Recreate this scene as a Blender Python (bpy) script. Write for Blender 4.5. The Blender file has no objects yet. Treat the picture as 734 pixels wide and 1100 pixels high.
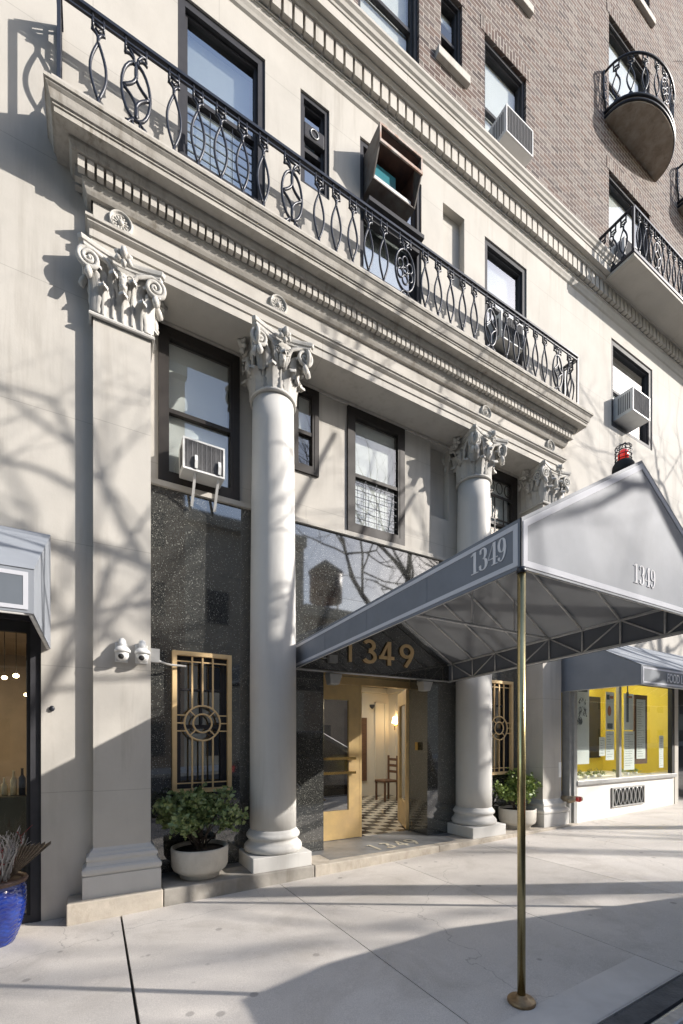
import bpy, math, random
from mathutils import Vector, Matrix
random.seed(7)
PI = math.pi
S = bpy.context.scene
C = S.collection

# ------------------------------------------------------------------ camera, light, exposure
cam = bpy.data.cameras.new('camera')
co = bpy.data.objects.new('camera', cam); C.objects.link(co); S.camera = co
cam.sensor_fit = 'HORIZONTAL'; cam.sensor_width = 36.0
cam.lens = 36.0 * 470.0 / 734.0
cam.shift_y = (793 - 550) / 734.0
cam.clip_start = 0.05; cam.clip_end = 600
co.location = (0, 0, 1.6)
co.rotation_euler = (PI/2, 0, -math.radians(29.6003))

SUN = Vector((1.41, -1.0, 0.86)).normalized()
elev = math.asin(SUN.z); azim = math.atan2(SUN.x, SUN.y)
w = bpy.data.worlds.new('World'); S.world = w; w.use_nodes = True
nt = w.node_tree; nt.nodes.clear()
sky = nt.nodes.new('ShaderNodeTexSky'); sky.sky_type = 'NISHITA'; sky.sun_disc = False
sky.sun_elevation = elev; sky.sun_rotation = azim
sky.air_density = 1.0; sky.dust_density = 1.2; sky.ozone_density = 1.0
bg = nt.nodes.new('ShaderNodeBackground'); bg.inputs[1].default_value = 0.15
wo = nt.nodes.new('ShaderNodeOutputWorld')
nt.links.new(sky.outputs[0], bg.inputs[0]); nt.links.new(bg.outputs[0], wo.inputs[0])
sd = bpy.data.lights.new('sun', 'SUN'); sd.energy = 3.8; sd.angle = math.radians(0.5); sd.color = (1.0, 0.94, 0.87)
so = bpy.data.objects.new('sun', sd); C.objects.link(so)
so.rotation_euler = SUN.to_track_quat('Z', 'Y').to_euler(); so.location = (20, -14, 14)
S.view_settings.view_transform = 'Standard'; S.view_settings.look = 'None'
S.view_settings.exposure = 1.06; S.view_settings.gamma = 1.0
S.view_settings.use_curve_mapping = False
S.render.engine = 'CYCLES'

# ------------------------------------------------------------------ materials
def L(nt, a, b): nt.links.new(a, b)
def mat(name, col, rough=0.6, metal=0.0, spec=0.5, var=0.0, vscale=3.0, vcol=None, bump=0.0, bscale=60.0, coat=0.0,
        stain=0.0, sscale=1.2, stretch=(1, 1, 1), emit=None, estr=0.0):
    m = bpy.data.materials.new(name); m.use_nodes = True; t = m.node_tree; n = t.nodes
    b = n['Principled BSDF']
    b.inputs['Base Color'].default_value = (*col, 1); b.inputs['Roughness'].default_value = rough
    b.inputs['Metallic'].default_value = metal; b.inputs['Specular IOR Level'].default_value = spec
    b.inputs['Coat Weight'].default_value = coat
    if emit: b.inputs['Emission Color'].default_value = (*emit, 1); b.inputs['Emission Strength'].default_value = estr
    tc = n.new('ShaderNodeTexCoord'); mp = n.new('ShaderNodeMapping'); mp.inputs['Scale'].default_value = stretch
    geo = n.new('ShaderNodeNewGeometry')
    L(t, geo.outputs['Position'], mp.inputs['Vector'])
    cur = None
    if var > 0:
        nz = n.new('ShaderNodeTexNoise'); nz.inputs['Scale'].default_value = vscale; nz.inputs['Detail'].default_value = 7
        nz.inputs['Roughness'].default_value = 0.62
        L(t, mp.outputs[0], nz.inputs['Vector'])
        mr = n.new('ShaderNodeMapRange'); mr.inputs[1].default_value = 0.32; mr.inputs[2].default_value = 0.68
        L(t, nz.outputs[0], mr.inputs[0])
        mx = n.new('ShaderNodeMix'); mx.data_type = 'RGBA'
        c2 = vcol if vcol else tuple(max(0, c*(1-var)) for c in col)
        mx.inputs[6].default_value = (*col, 1); mx.inputs[7].default_value = (*c2, 1)
        L(t, mr.outputs[0], mx.inputs[0]); cur = mx.outputs[2]
    if stain > 0:
        nz = n.new('ShaderNodeTexNoise'); nz.inputs['Scale'].default_value = sscale; nz.inputs['Detail'].default_value = 9
        nz.inputs['Roughness'].default_value = 0.7; nz.inputs['Distortion'].default_value = 0.6
        mp2 = n.new('ShaderNodeMapping'); mp2.inputs['Scale'].default_value = (1, 1, 0.35); mp2.inputs['Location'].default_value = (3, 7, 1)
        L(t, geo.outputs['Position'], mp2.inputs[0]); L(t, mp2.outputs[0], nz.inputs['Vector'])
        mr = n.new('ShaderNodeMapRange'); mr.inputs[1].default_value = 0.5; mr.inputs[2].default_value = 0.75; mr.inputs[4].default_value = stain
        L(t, nz.outputs[0], mr.inputs[0])
        mx = n.new('ShaderNodeMix'); mx.data_type = 'RGBA'; mx.inputs[6].default_value = (*col, 1)
        mx.inputs[7].default_value = (col[0]*.45, col[1]*.42, col[2]*.38, 1)
        if cur: L(t, cur, mx.inputs[6])
        L(t, mr.outputs[0], mx.inputs[0]); cur = mx.outputs[2]
    if cur: L(t, cur, b.inputs['Base Color'])
    if bump > 0:
        nz = n.new('ShaderNodeTexNoise'); nz.inputs['Scale'].default_value = bscale; nz.inputs['Detail'].default_value = 6
        L(t, mp.outputs[0], nz.inputs['Vector'])
        bp = n.new('ShaderNodeBump'); bp.inputs['Strength'].default_value = bump; bp.inputs['Distance'].default_value = 0.01
        L(t, nz.outputs[0], bp.inputs['Height']); L(t, bp.outputs[0], b.inputs['Normal'])
    return m

M = {}
M['stone'] = mat('limestone', (.515, .49, .445), .8, var=.12, vscale=1.6, bump=.06, bscale=60, stain=.16, sscale=1.5, spec=.25)
def ashlar(m):
    t = m.node_tree; n = t.nodes; b = n['Principled BSDF']
    geo = n.new('ShaderNodeNewGeometry'); sx = n.new('ShaderNodeSeparateXYZ'); cx = n.new('ShaderNodeCombineXYZ'); L(t, geo.outputs['Position'], sx.inputs[0])
    L(t, sx.outputs[0], cx.inputs[0]); L(t, sx.outputs[2], cx.inputs[1])
    br = n.new('ShaderNodeTexBrick'); L(t, cx.outputs[0], br.inputs['Vector']); br.inputs['Scale'].default_value = 1
    br.inputs['Brick Width'].default_value = 2.3; br.inputs['Row Height'].default_value = 1.12; br.inputs['Mortar Size'].default_value = .0035; br.inputs['Mortar Smooth'].default_value = .3
    mx = n.new('ShaderNodeMix'); mx.data_type = 'RGBA'; mx.blend_type = 'MULTIPLY'
    ml = n.new('ShaderNodeMath'); ml.operation = 'MULTIPLY'; ml.inputs[1].default_value = .30; L(t, br.outputs['Fac'], ml.inputs[0]); L(t, ml.outputs[0], mx.inputs[0])
    L(t, b.inputs['Base Color'].links[0].from_socket, mx.inputs[6]); mx.inputs[7].default_value = (.2, .19, .18, 1); L(t, mx.outputs[2], b.inputs['Base Color'])
def streaks(m, amt, sc=7.0):
    t = m.node_tree; n = t.nodes; b = n['Principled BSDF']; geo = n.new('ShaderNodeNewGeometry'); mp = n.new('ShaderNodeMapping'); mp.inputs['Scale'].default_value = (1, 1, .07)
    L(t, geo.outputs['Position'], mp.inputs[0]); nz = n.new('ShaderNodeTexNoise'); nz.inputs['Scale'].default_value = sc; nz.inputs['Detail'].default_value = 6; nz.inputs['Roughness'].default_value = .65; L(t, mp.outputs[0], nz.inputs['Vector'])
    n2 = n.new('ShaderNodeTexNoise'); n2.inputs['Scale'].default_value = .9; n2.inputs['Detail'].default_value = 4; L(t, geo.outputs['Position'], n2.inputs['Vector'])
    a_ = n.new('ShaderNodeMapRange'); a_.inputs[1].default_value = .50; a_.inputs[2].default_value = .72; L(t, nz.outputs[0], a_.inputs[0])
    c_ = n.new('ShaderNodeMapRange'); c_.inputs[1].default_value = .40; c_.inputs[2].default_value = .62; c_.inputs[4].default_value = amt; L(t, n2.outputs[0], c_.inputs[0])
    mu = n.new('ShaderNodeMath'); mu.operation = 'MULTIPLY'; L(t, a_.outputs[0], mu.inputs[0]); L(t, c_.outputs[0], mu.inputs[1])
    mx = n.new('ShaderNodeMix'); mx.data_type = 'RGBA'; mx.blend_type = 'MULTIPLY'; L(t, mu.outputs[0], mx.inputs[0]); L(t, b.inputs['Base Color'].links[0].from_socket, mx.inputs[6]); mx.inputs[7].default_value = (.45, .41, .36, 1); L(t, mx.outputs[2], b.inputs['Base Color'])
ashlar(M['stone']); streaks(M['stone'], .42)
M['stone_col'] = mat('painted_stone', (.56, .55, .525), .62, var=.06, vscale=3, bump=.05, bscale=50, stain=.08, spec=.35)
M['stone_dirty'] = mat('weathered_stone', (.47, .445, .40), .85, var=.2, vscale=5, bump=.12, bscale=40, stain=.75, sscale=4, spec=.2)
M['carved'] = mat('carved_stone', (.56, .545, .51), .75, var=.12, vscale=14, bump=.08, bscale=90, stain=.25, sscale=12, spec=.25)
streaks(M['stone_col'], .3); streaks(M['stone_dirty'], 1.0, 16); streaks(M['carved'], .5, 12)
M['step'] = mat('step_stone', (.50, .45, .38), .85, var=.3, vscale=5, bump=.15, bscale=90, stain=.75, sscale=6, spec=.2)
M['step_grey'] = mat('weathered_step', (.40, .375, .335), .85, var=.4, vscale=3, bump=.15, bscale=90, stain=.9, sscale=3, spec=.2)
M['slate'] = mat('slate_floor', (.17, .175, .18), .55, var=.3, vscale=6, bump=.2, bscale=50, stain=.3, sscale=3)
M['iron'] = mat('black_iron', (.028, .031, .042), .38, metal=.2, var=.3, vscale=30, bump=.1)
M['frame'] = mat('bronze_frame', (.032, .027, .024), .55, spec=.3, var=.25, vscale=8)
M['winmetal'] = mat('window_metal', (.05, .05, .056), .62, spec=.2, var=.2, vscale=8)
M['alum'] = mat('aluminium', (.42, .42, .41), .45, metal=.4, var=.2, vscale=9)
M['oldmetal'] = mat('weathered_metal', (.17, .16, .15), .6, var=.5, vscale=7, vcol=(.10,.075,.06), spec=.3)
M['oldmetal2'] = mat('worn_white_metal', (.5, .46, .42), .6, var=.6, vscale=9, vcol=(.30,.15,.08))
M['white'] = mat('white_plastic', (.72, .72, .70), .45, var=.08, vscale=6, stain=.1, sscale=8)
M['dkgrill'] = mat('dark_grille', (.05, .05, .052), .6)
M['coil'] = mat('coil_fins', (.20, .20, .205), .8, spec=.1)
M['brass'] = mat('brass', (.56, .38, .13), .27, metal=1.0, var=.35, vscale=10, vcol=(.36, .24, .09), bump=.03, bscale=12)
M['polebrass'] = mat('pole_brass', (.66, .56, .30), .26, metal=1.0, var=.4, vscale=7, vcol=(.45, .37, .18), bump=.05, bscale=10)
M['gold'] = mat('gold_paint', (.78, .56, .29), .5, metal=.1, var=.12, vscale=9)
M['doorbrass'] = mat('door_brass', (.88, .64, .30), .36, metal=.75, var=.3, vscale=3.5, vcol=(.70, .50, .26), bump=.03, bscale=6)
M['canvas'] = mat('grey_canvas', (.19, .208, .24), .64, var=.14, vscale=3.5, bump=.15, bscale=4, spec=.3, stain=.14, sscale=3)
M['canvas_in'] = mat('canvas_underside', (.20, .205, .21), .7, var=.12, vscale=5, bump=.1, bscale=240)
def translucent(m, f):
    t = m.node_tree; n = t.nodes; b = n['Principled BSDF']; o = n['Material Output']
    tr = n.new('ShaderNodeBsdfTranslucent'); L(t, b.inputs['Base Color'].links[0].from_socket, tr.inputs[0])
    mx = n.new('ShaderNodeMixShader'); mx.inputs[0].default_value = f; L(t, b.outputs[0], mx.inputs[1]); L(t, tr.outputs[0], mx.inputs[2]); L(t, mx.outputs[0], o.inputs[0])
M['canvas_in'] = mat('canvas_underside', (.235, .24, .245), .8, var=.10, vscale=5, bump=.1, bscale=240)
translucent(M['canvas_in'], .12)
M['trim'] = mat('white_trim', (.55, .56, .60), .85, spec=.15, var=.06, vscale=9)
M['tube'] = mat('galvanised_tube', (.72, .72, .71), .5, var=.25, vscale=20)
M['vinyl'] = mat('white_vinyl', (.64, .64, .66), .85, spec=.15)
M['shopcanvas'] = mat('shop_canvas', (.25, .27, .30), .8, var=.12, vscale=3, bump=.1, bscale=200)
M['shopbox'] = mat('shop_canvas_panel', (.135, .155, .18), .6, var=.1, vscale=5)
M['terra'] = mat('cast_planter', (.55, .52, .46), .8, var=.15, vscale=9, bump=.35, bscale=60, stain=.2, sscale=6)
M['soil'] = mat('soil', (.035, .025, .018), .95, var=.5, vscale=40, bump=1, bscale=60)
M['leaf'] = mat('leaf_green', (.085, .16, .055), .36, var=.6, vscale=26, vcol=(.30, .34, .14), spec=.6)
M['leaf2'] = mat('leaf_lime', (.26, .33, .07), .45, var=.6, vscale=12, vcol=(.06, .12, .025))
M['bark'] = mat('bark', (.11, .085, .065), .9, var=.4, vscale=20, bump=.8, bscale=60)
M['twigw'] = mat('silver_twigs', (.42, .40, .38), .7, var=.3, vscale=30)
M['twigr'] = mat('red_twigs', (.26, .035, .04), .6, var=.3, vscale=30)
M['fan'] = mat('dried_fan_leaf', (.21, .17, .13), .75, var=.4, vscale=30)
M['blue'] = mat('blue_glaze', (.012, .042, .25), .16, var=.6, vscale=12, vcol=(.008, .015, .13), coat=.8)
M['rim'] = mat('brown_rim', (.12, .07, .05), .4, var=.4, vscale=20)
M['yellow'] = mat('yellow_paint', (.72, .56, .05), .6, var=.05)
M['wood'] = mat('wood', (.16, .08, .045), .5, var=.4, vscale=9, stretch=(1, 1, 6))
M['rustwood'] = mat('rusty_panel', (.16, .08, .055), .7, var=.5, vscale=8, vcol=(.07, .04, .035))
M['cream'] = mat('cream_paint', (.70, .65, .55), .55, var=.04)
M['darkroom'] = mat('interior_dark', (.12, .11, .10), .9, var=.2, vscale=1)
M['shade'] = mat('window_blind', (.76, .75, .71), .8, var=.06, vscale=2)
M['red'] = mat('red_enamel', (.6, .03, .02), .35)
M['rubber'] = mat('rubber', (.02, .02, .02), .8)
M['carpaint'] = mat('car_paint', (.03, .035, .045), .2, coat=1.0, metal=.3)
M['chrome'] = mat('chrome', (.6, .6, .6), .15, metal=1)
M['paper'] = mat('paper', (.80, .81, .78), .7, var=.05)
M['ink'] = mat('print_ink', (.09, .10, .10), .7)
M['orange'] = mat('poster_orange', (.55, .2, .08), .7)
M['teal'] = mat('teal_panel', (.04, .20, .24), .3)
M['oppstone'] = mat('opposite_masonry', (.36, .27, .20), .85, var=.25, vscale=1.5)
M['opppale'] = mat('opposite_pale_masonry', (.48, .42, .34), .85, var=.2, vscale=1.5)
M['whitewash'] = mat('white_stucco', (.74, .72, .68), .75, var=.05, vscale=4, bump=.2, bscale=60, stain=.1)
M['lamp'] = mat('lamp_glow', (.9, .8, .6), .5, emit=(1, .72, .38), estr=9)
M['redlens'] = mat('red_lens', (.5, .02, .02), .2, emit=(1, .05, .03), estr=.25, coat=1)
M['steel'] = mat('steel_kerb', (.30, .32, .36), .35, metal=.7, var=.5, vscale=12, bump=.3, bscale=20)
M['amber'] = mat('bottle_amber', (.35, .16, .04), .25)
M['cream2'] = mat('bottle_cream', (.7, .62, .42), .4)

def glass(name, refl, rough=.004, tint=(1, 1, 1), ior=1.5):
    m = bpy.data.materials.new(name); m.use_nodes = True; t = m.node_tree; n = t.nodes; n.clear()
    o = n.new('ShaderNodeOutputMaterial'); mx = n.new('ShaderNodeMixShader'); tr = n.new('ShaderNodeBsdfTransparent')
    tr.inputs[0].default_value = (*tint, 1)
    gl = n.new('ShaderNodeBsdfGlossy'); gl.inputs['Roughness'].default_value = rough
    fr = n.new('ShaderNodeFresnel'); fr.inputs[0].default_value = ior
    ma = n.new('ShaderNodeMath'); ma.operation = 'MULTIPLY_ADD'; ma.inputs[1].default_value = 1.0; ma.inputs[2].default_value = refl
    ma.use_clamp = True
    nz = n.new('ShaderNodeTexNoise'); nz.inputs['Scale'].default_value = 1.1; nz.inputs['Detail'].default_value = 0
    geo = n.new('ShaderNodeNewGeometry'); L(t, geo.outputs['Position'], nz.inputs['Vector'])
    bp = n.new('ShaderNodeBump'); bp.inputs['Strength'].default_value = .06; bp.inputs['Distance'].default_value = .01
    L(t, nz.outputs[0], bp.inputs['Height']); L(t, bp.outputs[0], gl.inputs['Normal'])
    inv = n.new('ShaderNodeMath'); inv.operation = 'SUBTRACT'; inv.inputs[0].default_value = 1; L(t, geo.outputs['Backfacing'], inv.inputs[1])
    fm = n.new('ShaderNodeMath'); fm.operation = 'MULTIPLY'; L(t, ma.outputs[0], fm.inputs[0]); L(t, inv.outputs[0], fm.inputs[1])
    L(t, fr.outputs[0], ma.inputs[0]); L(t, fm.outputs[0], mx.inputs[0]); L(t, tr.outputs[0], mx.inputs[1]); L(t, gl.outputs[0], mx.inputs[2])
    L(t, mx.outputs[0], o.inputs[0]); return m
M['glass'] = glass('window_glass', .42, tint=(.85, .88, .88))
M['lowglass'] = glass('lower_window_glass', .14, tint=(.9, .92, .92))
M['soffit'] = mat('stained_soffit', (.26, .21, .16), .9, var=.35, vscale=5, vcol=(.40,.35,.29), stain=.6, sscale=7)
M['shopglass'] = glass('shop_glass', .06, tint=(.95, .97, .96))
M['doorglass'] = glass('door_glass', .34, tint=(.30, .30, .31))

def granite():
    m = bpy.data.materials.new('black_granite'); m.use_nodes = True; t = m.node_tree; n = t.nodes; b = n['Principled BSDF']
    geo = n.new('ShaderNodeNewGeometry')
    v = n.new('ShaderNodeTexVoronoi'); v.inputs['Scale'].default_value = 105; L(t, geo.outputs['Position'], v.inputs['Vector'])
    sp = n.new('ShaderNodeSeparateColor'); L(t, v.outputs['Color'], sp.inputs[0])
    g1 = n.new('ShaderNodeMath'); g1.operation = 'GREATER_THAN'; g1.inputs[1].default_value = .90; L(t, sp.outputs[0], g1.inputs[0])
    l1 = n.new('ShaderNodeMath'); l1.operation = 'LESS_THAN'; l1.inputs[1].default_value = .40; L(t, v.outputs['Distance'], l1.inputs[0])
    mu = n.new('ShaderNodeMath'); mu.operation = 'MULTIPLY'; L(t, g1.outputs[0], mu.inputs[0]); L(t, l1.outputs[0], mu.inputs[1])
    nz = n.new('ShaderNodeTexNoise'); nz.inputs['Scale'].default_value = 130; nz.inputs['Detail'].default_value = 4; L(t, geo.outputs['Position'], nz.inputs['Vector'])
    r = n.new('ShaderNodeValToRGB'); r.color_ramp.elements[0].position = .42; r.color_ramp.elements[0].color = (.016, .017, .018, 1)
    r.color_ramp.elements[1].position = .75; r.color_ramp.elements[1].color = (.13, .13, .115, 1); L(t, nz.outputs[0], r.inputs[0])
    mx = n.new('ShaderNodeMix'); mx.data_type = 'RGBA'; L(t, mu.outputs[0], mx.inputs[0]); L(t, r.outputs[0], mx.inputs[6])
    mx.inputs[7].default_value = (.32, .32, .29, 1)
    L(t, mx.outputs[2], b.inputs['Base Color']); b.inputs['Roughness'].default_value = .035; b.inputs['IOR'].default_value = 2.3
    # large fine slab waviness
    n2 = n.new('ShaderNodeTexNoise'); n2.inputs['Scale'].default_value = 1.3; L(t, geo.outputs['Position'], n2.inputs['Vector'])
    bp = n.new('ShaderNodeBump'); bp.inputs['Strength'].default_value = .05; bp.inputs['Distance'].default_value = .01
    L(t, n2.outputs[0], bp.inputs['Height']); L(t, bp.outputs[0], b.inputs['Normal'])
    return m
M['granite'] = granite()

def brick(name, soldier=False):
    m = bpy.data.materials.new(name); m.use_nodes = True; t = m.node_tree; n = t.nodes; b = n['Principled BSDF']
    geo = n.new('ShaderNodeNewGeometry'); sx = n.new('ShaderNodeSeparateXYZ'); cx = n.new('ShaderNodeCombineXYZ')
    L(t, geo.outputs['Position'], sx.inputs[0])
    ad = n.new('ShaderNodeMath'); ad.operation = 'ADD'; L(t, sx.outputs[0], ad.inputs[0]); L(t, sx.outputs[1], ad.inputs[1])
    if soldier: L(t, sx.outputs[2], cx.inputs[0]); L(t, ad.outputs[0], cx.inputs[1])
    else: L(t, ad.outputs[0], cx.inputs[0]); L(t, sx.outputs[2], cx.inputs[1])
    br = n.new('ShaderNodeTexBrick'); L(t, cx.outputs[0], br.inputs['Vector'])
    br.inputs['Scale'].default_value = 1; br.inputs['Brick Width'].default_value = .205; br.inputs['Row Height'].default_value = .068
    br.inputs['Mortar Size'].default_value = .007; br.inputs['Mortar Smooth'].default_value = .2; br.inputs['Bias'].default_value = 0
    br.inputs['Color1'].default_value = (0, 0, 0, 1); br.inputs['Color2'].default_value = (1, 1, 1, 1); br.inputs['Mortar'].default_value = (.5, .5, .5, 1)
    r = n.new('ShaderNodeValToRGB'); e = r.color_ramp.elements
    e[0].position = 0; e[0].color = (.06, .042, .038, 1); e[1].position = 1; e[1].color = (.235, .195, .17, 1)
    for p, c in ((.2, (.13, .078, .06)), (.4, (.11, .083, .078)), (.6, (.16, .105, .083)), (.8, (.14, .115, .10))):
        x = e.new(p); x.color = (*c, 1)
    L(t, br.outputs['Color'], r.inputs[0])
    nz = n.new('ShaderNodeTexNoise'); nz.inputs['Scale'].default_value = 18; nz.inputs['Detail'].default_value = 5; L(t, geo.outputs['Position'], nz.inputs['Vector'])
    m0 = n.new('ShaderNodeMix'); m0.data_type = 'RGBA'; m0.blend_type = 'MULTIPLY'; m0.inputs[0].default_value = .5
    L(t, r.outputs[0], m0.inputs[6]); L(t, nz.outputs[0], m0.inputs[7])
    mx = n.new('ShaderNodeMix'); mx.data_type = 'RGBA'; L(t, br.outputs['Fac'], mx.inputs[0]); L(t, m0.outputs[2], mx.inputs[6])
    mx.inputs[7].default_value = (.33, .30, .27, 1); L(t, mx.outputs[2], b.inputs['Base Color']); b.inputs['Roughness'].default_value = .88
    bp = n.new('ShaderNodeBump'); bp.inputs['Strength'].default_value = .6; bp.inputs['Distance'].default_value = .012; bp.invert = True
    L(t, br.outputs['Fac'], bp.inputs['Height']); L(t, bp.outputs[0], b.inputs['Normal'])
    return m
M['brick'] = brick('mottled_brick'); M['soldier'] = brick('soldier_brick', True)

def concrete():
    m = mat('sidewalk_concrete', (.62, .58, .535), .85, var=.22, vscale=.8, bump=.08, bscale=120, stain=.55, sscale=1.1, spec=.3)
    t = m.node_tree; n = t.nodes; b = n['Principled BSDF']
    geo = n.new('ShaderNodeNewGeometry'); nz = n.new('ShaderNodeTexNoise'); nz.inputs['Scale'].default_value = 160; nz.inputs['Detail'].default_value = 3
    L(t, geo.outputs['Position'], nz.inputs['Vector'])
    mr = n.new('ShaderNodeMapRange'); mr.inputs[1].default_value = .3; mr.inputs[2].default_value = .7; mr.inputs[3].default_value = .82; mr.inputs[4].default_value = 1.1
    L(t, nz.outputs[0], mr.inputs[0])
    mx = n.new('ShaderNodeMix'); mx.data_type = 'RGBA'; mx.blend_type = 'MULTIPLY'; mx.inputs[0].default_value = 1
    src = b.inputs['Base Color'].links[0].from_socket
    L(t, src, mx.inputs[6]); L(t, mr.outputs[0], mx.inputs[7]); L(t, mx.outputs[2], b.inputs['Base Color'])
    v = n.new('ShaderNodeTexVoronoi'); v.inputs['Scale'].default_value = 3.2; L(t, geo.outputs['Position'], v.inputs['Vector'])
    lt = n.new('ShaderNodeMapRange'); lt.inputs[1].default_value = .07; lt.inputs[2].default_value = .10; lt.inputs[3].default_value = .5; lt.inputs[4].default_value = 0; L(t, v.outputs['Distance'], lt.inputs[0])
    m3 = n.new('ShaderNodeMix'); m3.data_type = 'RGBA'; L(t, lt.outputs[0], m3.inputs[0]); L(t, mx.outputs[2], m3.inputs[6]); m3.inputs[7].default_value = (.16, .15, .14, 1)
    v2 = n.new('ShaderNodeTexVoronoi'); v2.feature = 'DISTANCE_TO_EDGE'; v2.inputs['Scale'].default_value = .42
    nw = n.new('ShaderNodeTexNoise'); nw.inputs['Scale'].default_value = 2.5; nw.inputs['Detail'].default_value = 6; L(t, geo.outputs['Position'], nw.inputs['Vector'])
    ad = n.new('ShaderNodeVectorMath'); ad.operation = 'MULTIPLY_ADD'; L(t, nw.outputs['Color'], ad.inputs[0]); ad.inputs[1].default_value = (.5,.5,.5); L(t, geo.outputs['Position'], ad.inputs[2]); L(t, ad.outputs[0], v2.inputs['Vector'])
    l2 = n.new('ShaderNodeMapRange'); l2.inputs[1].default_value = .0; l2.inputs[2].default_value = .0022; l2.inputs[3].default_value = .5; l2.inputs[4].default_value = 0; L(t, v2.outputs['Distance'], l2.inputs[0])
    m4 = n.new('ShaderNodeMix'); m4.data_type = 'RGBA'; L(t, l2.outputs[0], m4.inputs[0]); L(t, m3.outputs[2], m4.inputs[6]); m4.inputs[7].default_value = (.15, .14, .13, 1)
    sx = n.new('ShaderNodeSeparateXYZ'); L(t, geo.outputs['Position'], sx.inputs[0]); f1 = n.new('ShaderNodeMath'); f1.operation = 'MULTIPLY_ADD'; f1.inputs[1].default_value = 1/1.5075; f1.inputs[2].default_value = -.143+10; L(t, sx.outputs[0], f1.inputs[0])
    f2 = n.new('ShaderNodeMath'); f2.operation = 'FLOOR'; L(t, f1.outputs[0], f2.inputs[0]); wn_ = n.new('ShaderNodeTexWhiteNoise'); wn_.noise_dimensions = '1D'; L(t, f2.outputs[0], wn_.inputs['W'])
    m5 = n.new('ShaderNodeMapRange'); m5.inputs[3].default_value = .88; m5.inputs[4].default_value = 1.04; L(t, wn_.outputs[0], m5.inputs[0])
    m6 = n.new('ShaderNodeMix'); m6.data_type = 'RGBA'; m6.blend_type = 'MULTIPLY'; m6.inputs[0].default_value = 1; L(t, m4.outputs[2], m6.inputs[6]); L(t, m5.outputs[0], m6.inputs[7]); L(t, m6.outputs[2], b.inputs['Base Color'])
    return m
M['concrete'] = concrete()
M['concrete2'] = mat('pale_concrete_patch', (.60, .565, .525), .85, var=.2, vscale=2, bump=.06, bscale=120, stain=.3, sscale=2.5)
M['asphalt'] = mat('asphalt', (.055, .055, .057), .9, var=.3, vscale=3, bump=.6, bscale=120)
M['joint'] = mat('dark_joint_fill', (.04, .038, .036), .95)  # near-black fill of the sidewalk and granite joints
M['kerbstone'] = mat('kerb_stone', (.10, .10, .105), .8, var=.5, vscale=7, bump=.5, bscale=50)

def checker():
    m = bpy.data.materials.new('checkered_marble'); m.use_nodes = True; t = m.node_tree; n = t.nodes; b = n['Principled BSDF']
    geo = n.new('ShaderNodeNewGeometry'); mp = n.new('ShaderNodeMapping'); mp.inputs['Rotation'].default_value = (0, 0, 0); mp.inputs['Location'].default_value = (0, 0, .37)
    ck = n.new('ShaderNodeTexChecker'); ck.inputs['Scale'].default_value = 4.9
    ck.inputs[1].default_value = (.62, .57, .47, 1); ck.inputs[2].default_value = (.03, .028, .028, 1)
    L(t, geo.outputs['Position'], mp.inputs[0]); L(t, mp.outputs[0], ck.inputs[0]); L(t, ck.outputs[0], b.inputs['Base Color']); b.inputs['Roughness'].default_value = .2
    return m
M['checker'] = checker()

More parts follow.
